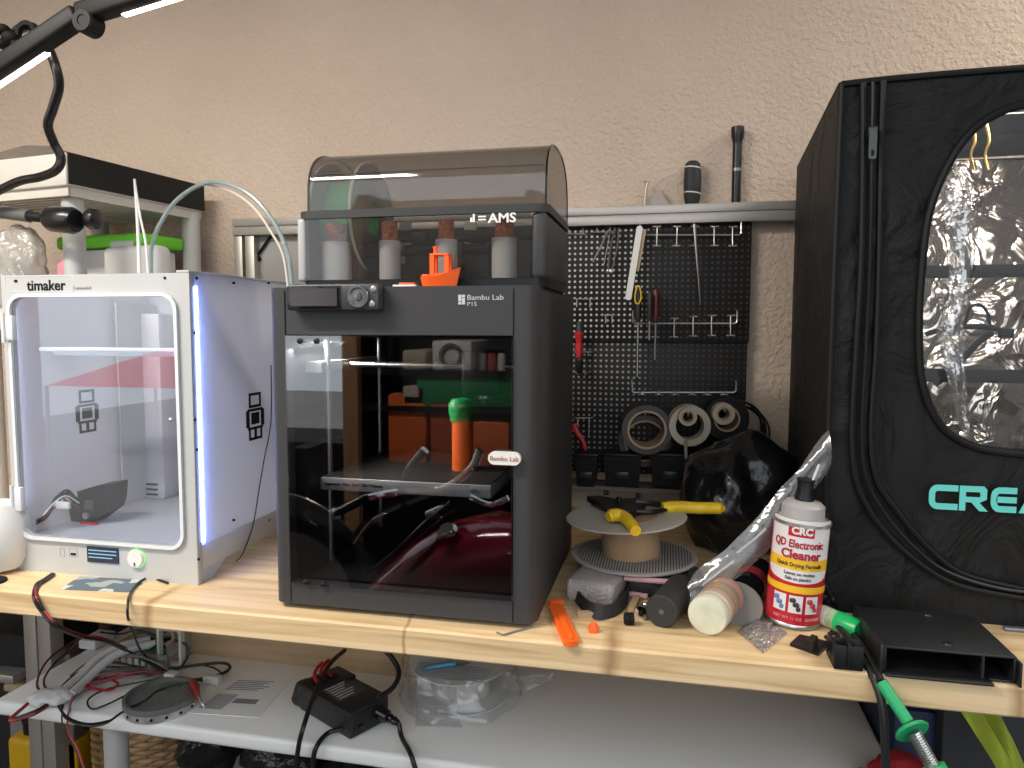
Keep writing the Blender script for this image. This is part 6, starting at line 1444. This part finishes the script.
M().lathe([(.24,-.05),(.30,-.04),(.32,0),(.30,.04),(.24,.05)], (wc.x-.1,wc.y-.1,.32), (.2,-1,.0), 48, closed=True).build('front_tyre', blackm, bike)
M().lathe([(0,-.02),(.24,-.03),(.24,.03),(0,.02)], (wc.x-.1,wc.y-.1,.32), (.2,-1,.0), 32).build('wheel_rim', mat('disc_steel'), bike)
b = M(); b.tube([mir(486,530,yv), mir(500,552,yv), mir(508,575,yv)], .007, 8); b.tube([mir(480,528,yv-.1), mir(488,536,yv-.1), mir(496,560,yv-.1), mir(502,590,yv-.1)], .005, 8)
b.tube([mir(470,497,yv-.1), mir(490,505,yv-.1), mir(508,498,yv-.1)], .008, 8); b.build('chrome_tubes', chrome, bike)
M().ball(mir(506,580,yv-.1), (.035,.03,.05)).build('signal_lamp', chrome, bike)
for q, rr2 in (((402,470),.05),):
    M().tube([mir(402,480,yv-.2), mir(408,468,yv-.2), mir(425,450,yv-.2)], [.002,.012], 8).build('mirror_stalk', chrome, bike)
b = M(); q = mir(480,640,yv+.1); b.box(q.x-.30,q.x+.45,q.y-.12,q.y+.12,.28,.52,.05,4); b.build('engine_block', gloss, bike)
rw = Vector((q.x+.75,q.y-.02,.32)); M().lathe([(.24,-.07),(.30,-.06),(.32,0),(.30,.06),(.24,.07)], rw, (.2,-1,0), 48, closed=True).build('rear_tyre', blackm, bike)
M().lathe([(0,-.02),(.24,-.03),(.24,.03),(0,.02)], rw, (.2,-1,0), 32).build('wheel_rim', mat('disc_steel'), bike)
M().tube([Vector((q.x+.30,q.y,.60)), Vector((q.x+.55,q.y,.62)), Vector((q.x+.80,q.y,.70))], [.10,.12,.06], 12, flat=.6).build('seat', mat('seat_black', (.01,.01,.01), .5), bike)
M().tube([Vector((q.x+.2,q.y,.42)), Vector((q.x+.5,q.y,.42)), rw], .02, 8).build('frame_tube', gloss, bike)
M().tube([mir(440,490,yv), Vector((wc.x+.15,wc.y-.1,.6)), Vector((wc.x-.1,wc.y-.16,.32))], .018, 8).build('front_fork', chrome, bike)
# dark shelving with crates
yc = 2.75; x0, x1 = mir(345,400,yc).x, mir(525,400,yc).x; ry = mir(345,400,yc).y
cab = thing('garage_shelving', 'tall black garage shelving behind the photographer', 'shelving', ((x0+x1)/2, ry-.2, 0))
shz = [mir(430,v_,yc).z for v_ in (470,412,376)]
b = M(); b.box(x0,x1,ry-.42,ry-.40,0,2.2); b.box(x0,x0+.03,ry-.42,ry,0,2.2); b.box(x1-.03,x1,ry-.42,ry,0,2.2)
b.build('side_and_back', blackm, cab)
for z in shz+[.0,1.9]: M().box(x0+.03,x1-.03,ry-.40,ry,z,z+.02).build('shelf_board', blackm, cab)
M().box(x0+.03,x1-.03,ry-.40,ry-.03,.03,shz[0]-.01).build('lower_doors', gloss, cab)
xl = mir(283,440,yc).x
M().box(xl-.5,x0-.01,ry-.4,ry,0,mir(300,442,yc).z).build('low_cabinet', blackm, label='low black cabinet behind the photographer left of the shelving', cat='cabinet')
wx0, wx1 = mir(342,380,yc-.05).x, mir(357,380,yc-.05).x
M().box(wx0,wx1,ry+.01,ry+.05,0,2.2).build('wooden_post', mat('post_wood', (.30,.17,.09), .6), label='upright wooden post beside the garage shelving', cat='post')
def crate(a0, a1, c0, c1, m, nm, label, cat, dep=.3, z=None, dy=.0):
    p0, p1 = mir(a0,c1,yc), mir(a1,c0,yc); zz = p0.z if z is None else z
    return M().box(min(p0.x,p1.x),max(p0.x,p1.x),ry-dep-.02,ry-.02+dy,zz,zz+abs(p1.z-p0.z),.012).build(nm, m, label=label, cat=cat)
oc_ = mat('crate_orange', (.62,.12,.025), .45)
z1 = shz[0]+.0205; z2 = shz[1]+.0205; z3 = shz[2]+.0205
crate(386,424,400,468,oc_,'orange_crate','orange crate on the garage shelving nearest the wooden post','crate',z=z1)
crate(428,466,404,468,mat('crate_rust', (.40,.07,.02), .45),'orange_crate','rust orange crate in the middle of the garage shelving','crate',z=z1)
crate(471,508,424,468,oc_,'orange_crate','orange crate on the garage shelving at its far right','crate',z=z1)
crate(414,512,380,411,mat('tote_green', (.01,.22,.07), .4),'green_tote','wide green tote on the middle garage shelf','tote',z=z2)
crate(430,470,345,375,mat('fan_white', (.65,.65,.62), .4),'fan_heater','square white fan on the upper garage shelf','fan',z=z3)
p = mir(450,358,yc); M().lathe([(.035,0),(.05,0),(.05,.012),(.035,.012)], (p.x,ry-.019,z3+.062), (0,1,0), 32, closed=True).build('fan_grille', mat('grille_grey', (.12,.12,.12), .4), label='round grey grille ring on the square white fan', cat='grille')
for i, (c0, c1) in enumerate(((352,372),(376,396))): crate(400,424,c0,c1,mat('drawer_beige', (.40,.34,.26), .5),'drawer_box',('upper','lower')[i]+' beige drawer box on the garage shelving','box',z=(z3 if i == 0 else z2))
for i, a0 in enumerate((476,486,496)):
    p = mir(a0,370,yc); M().lathe([(.0,0),(.018,0),(.018,.06),(.014,.07),(0,.07)], (p.x,ry-.10,z3), n=20).build('glass_jar', mat(('jar_grey','jar_red','jar_pale')[i], ((.3,.3,.3),(.35,.05,.06),(.5,.48,.42))[i], .3), label=('grey jar left','dark red jar in the middle','pale jar right')[i]+' of the row beside the white fan', cat='jar')
# red canopy outside, mirrored in the white printer's door
UG = UY-.005
def mir2(px_, py_, yv): p = at(px_, py_, yv); return Vector((p.x, 2*UG-p.y, p.z))
q = [mir2(80,384,6.0), mir2(175,352,6.0), mir2(215,372,6.0)]
t = thing('red_canopy', 'red canopy standing outside on the driveway, mirrored in the white printer door', 'canopy', (q[1].x, q[1].y, 0))
cxn, cyn, czn = (q[0].x+q[2].x)/2-.15, q[1].y-.5, q[1].z-.2
w5 = .75; zr_ = q[0].z
b = M(); top = Vector((cxn,cyn,zr_+.35)); cs_ = [Vector((cxn+sx*w5,cyn+sy*w5,zr_)) for sx, sy in ((-1,-1),(1,-1),(1,1),(-1,1))]
b.ring_loft([cs_, [top+(c-top)*.02 for c in cs_]]); b.build('canopy_roof', mat('canopy_red', (.65,.06,.07), .6), t)
for c in cs_: M().cyl((c.x,c.y,-.01),(c.x,c.y,zr_),.02).build('pole', steel, t)
# ================================================================ LIGHT
W = bpy.data.worlds.new('world'); SC.world = W; W.use_nodes = True
bg = W.node_tree.nodes['Background']; bg.inputs[0].default_value = (.86,.93,1,1); bg.inputs[1].default_value = SKY
def shop(x, y, z, sx, sy, pw, lab, col=(1,.93,.84)):
    t = thing('shop_light', lab, 'ceiling light', (x,y,z))
    M().box(x-sx/2-.02,x+sx/2+.02,y-sy/2-.02,y+sy/2+.02,z+.01,z+.06,.005).build('housing', white, t)
    M().box(x-.01,x+.01,y-.01,y+.01,z+.06,2.6).build('hanger', white, t)
    l = bpy.data.lights.new('tube_light','AREA'); l.shape = 'RECTANGLE'; l.size = sx; l.size_y = sy; l.energy = pw; l.color = col
    o = bpy.data.objects.new('tube_light', l); COL.objects.link(o); o.parent = t; o.location = (0,0,.005)
for a in LAMPS: shop(*a)
sn = bpy.data.lights.new('sun','SUN'); sn.energy = SUN; sn.angle = R(1.5); sn.color = (1,.95,.88)
so2 = bpy.data.objects.new('sun', sn); COL.objects.link(so2); so2.location = (0,-3,5); so2.rotation_euler = (R(-38),R(12),0)
vs_ = SC.view_settings; SC.display_settings.display_device = 'sRGB'
vs_.view_transform = 'Standard'; vs_.look = 'None'; vs_.gamma = 1; vs_.use_curve_mapping = False; vs_.exposure = EXPO
SC.cycles.transparent_max_bounces = 24; SC.cycles.max_bounces = 10; SC.cycles.use_denoising = True
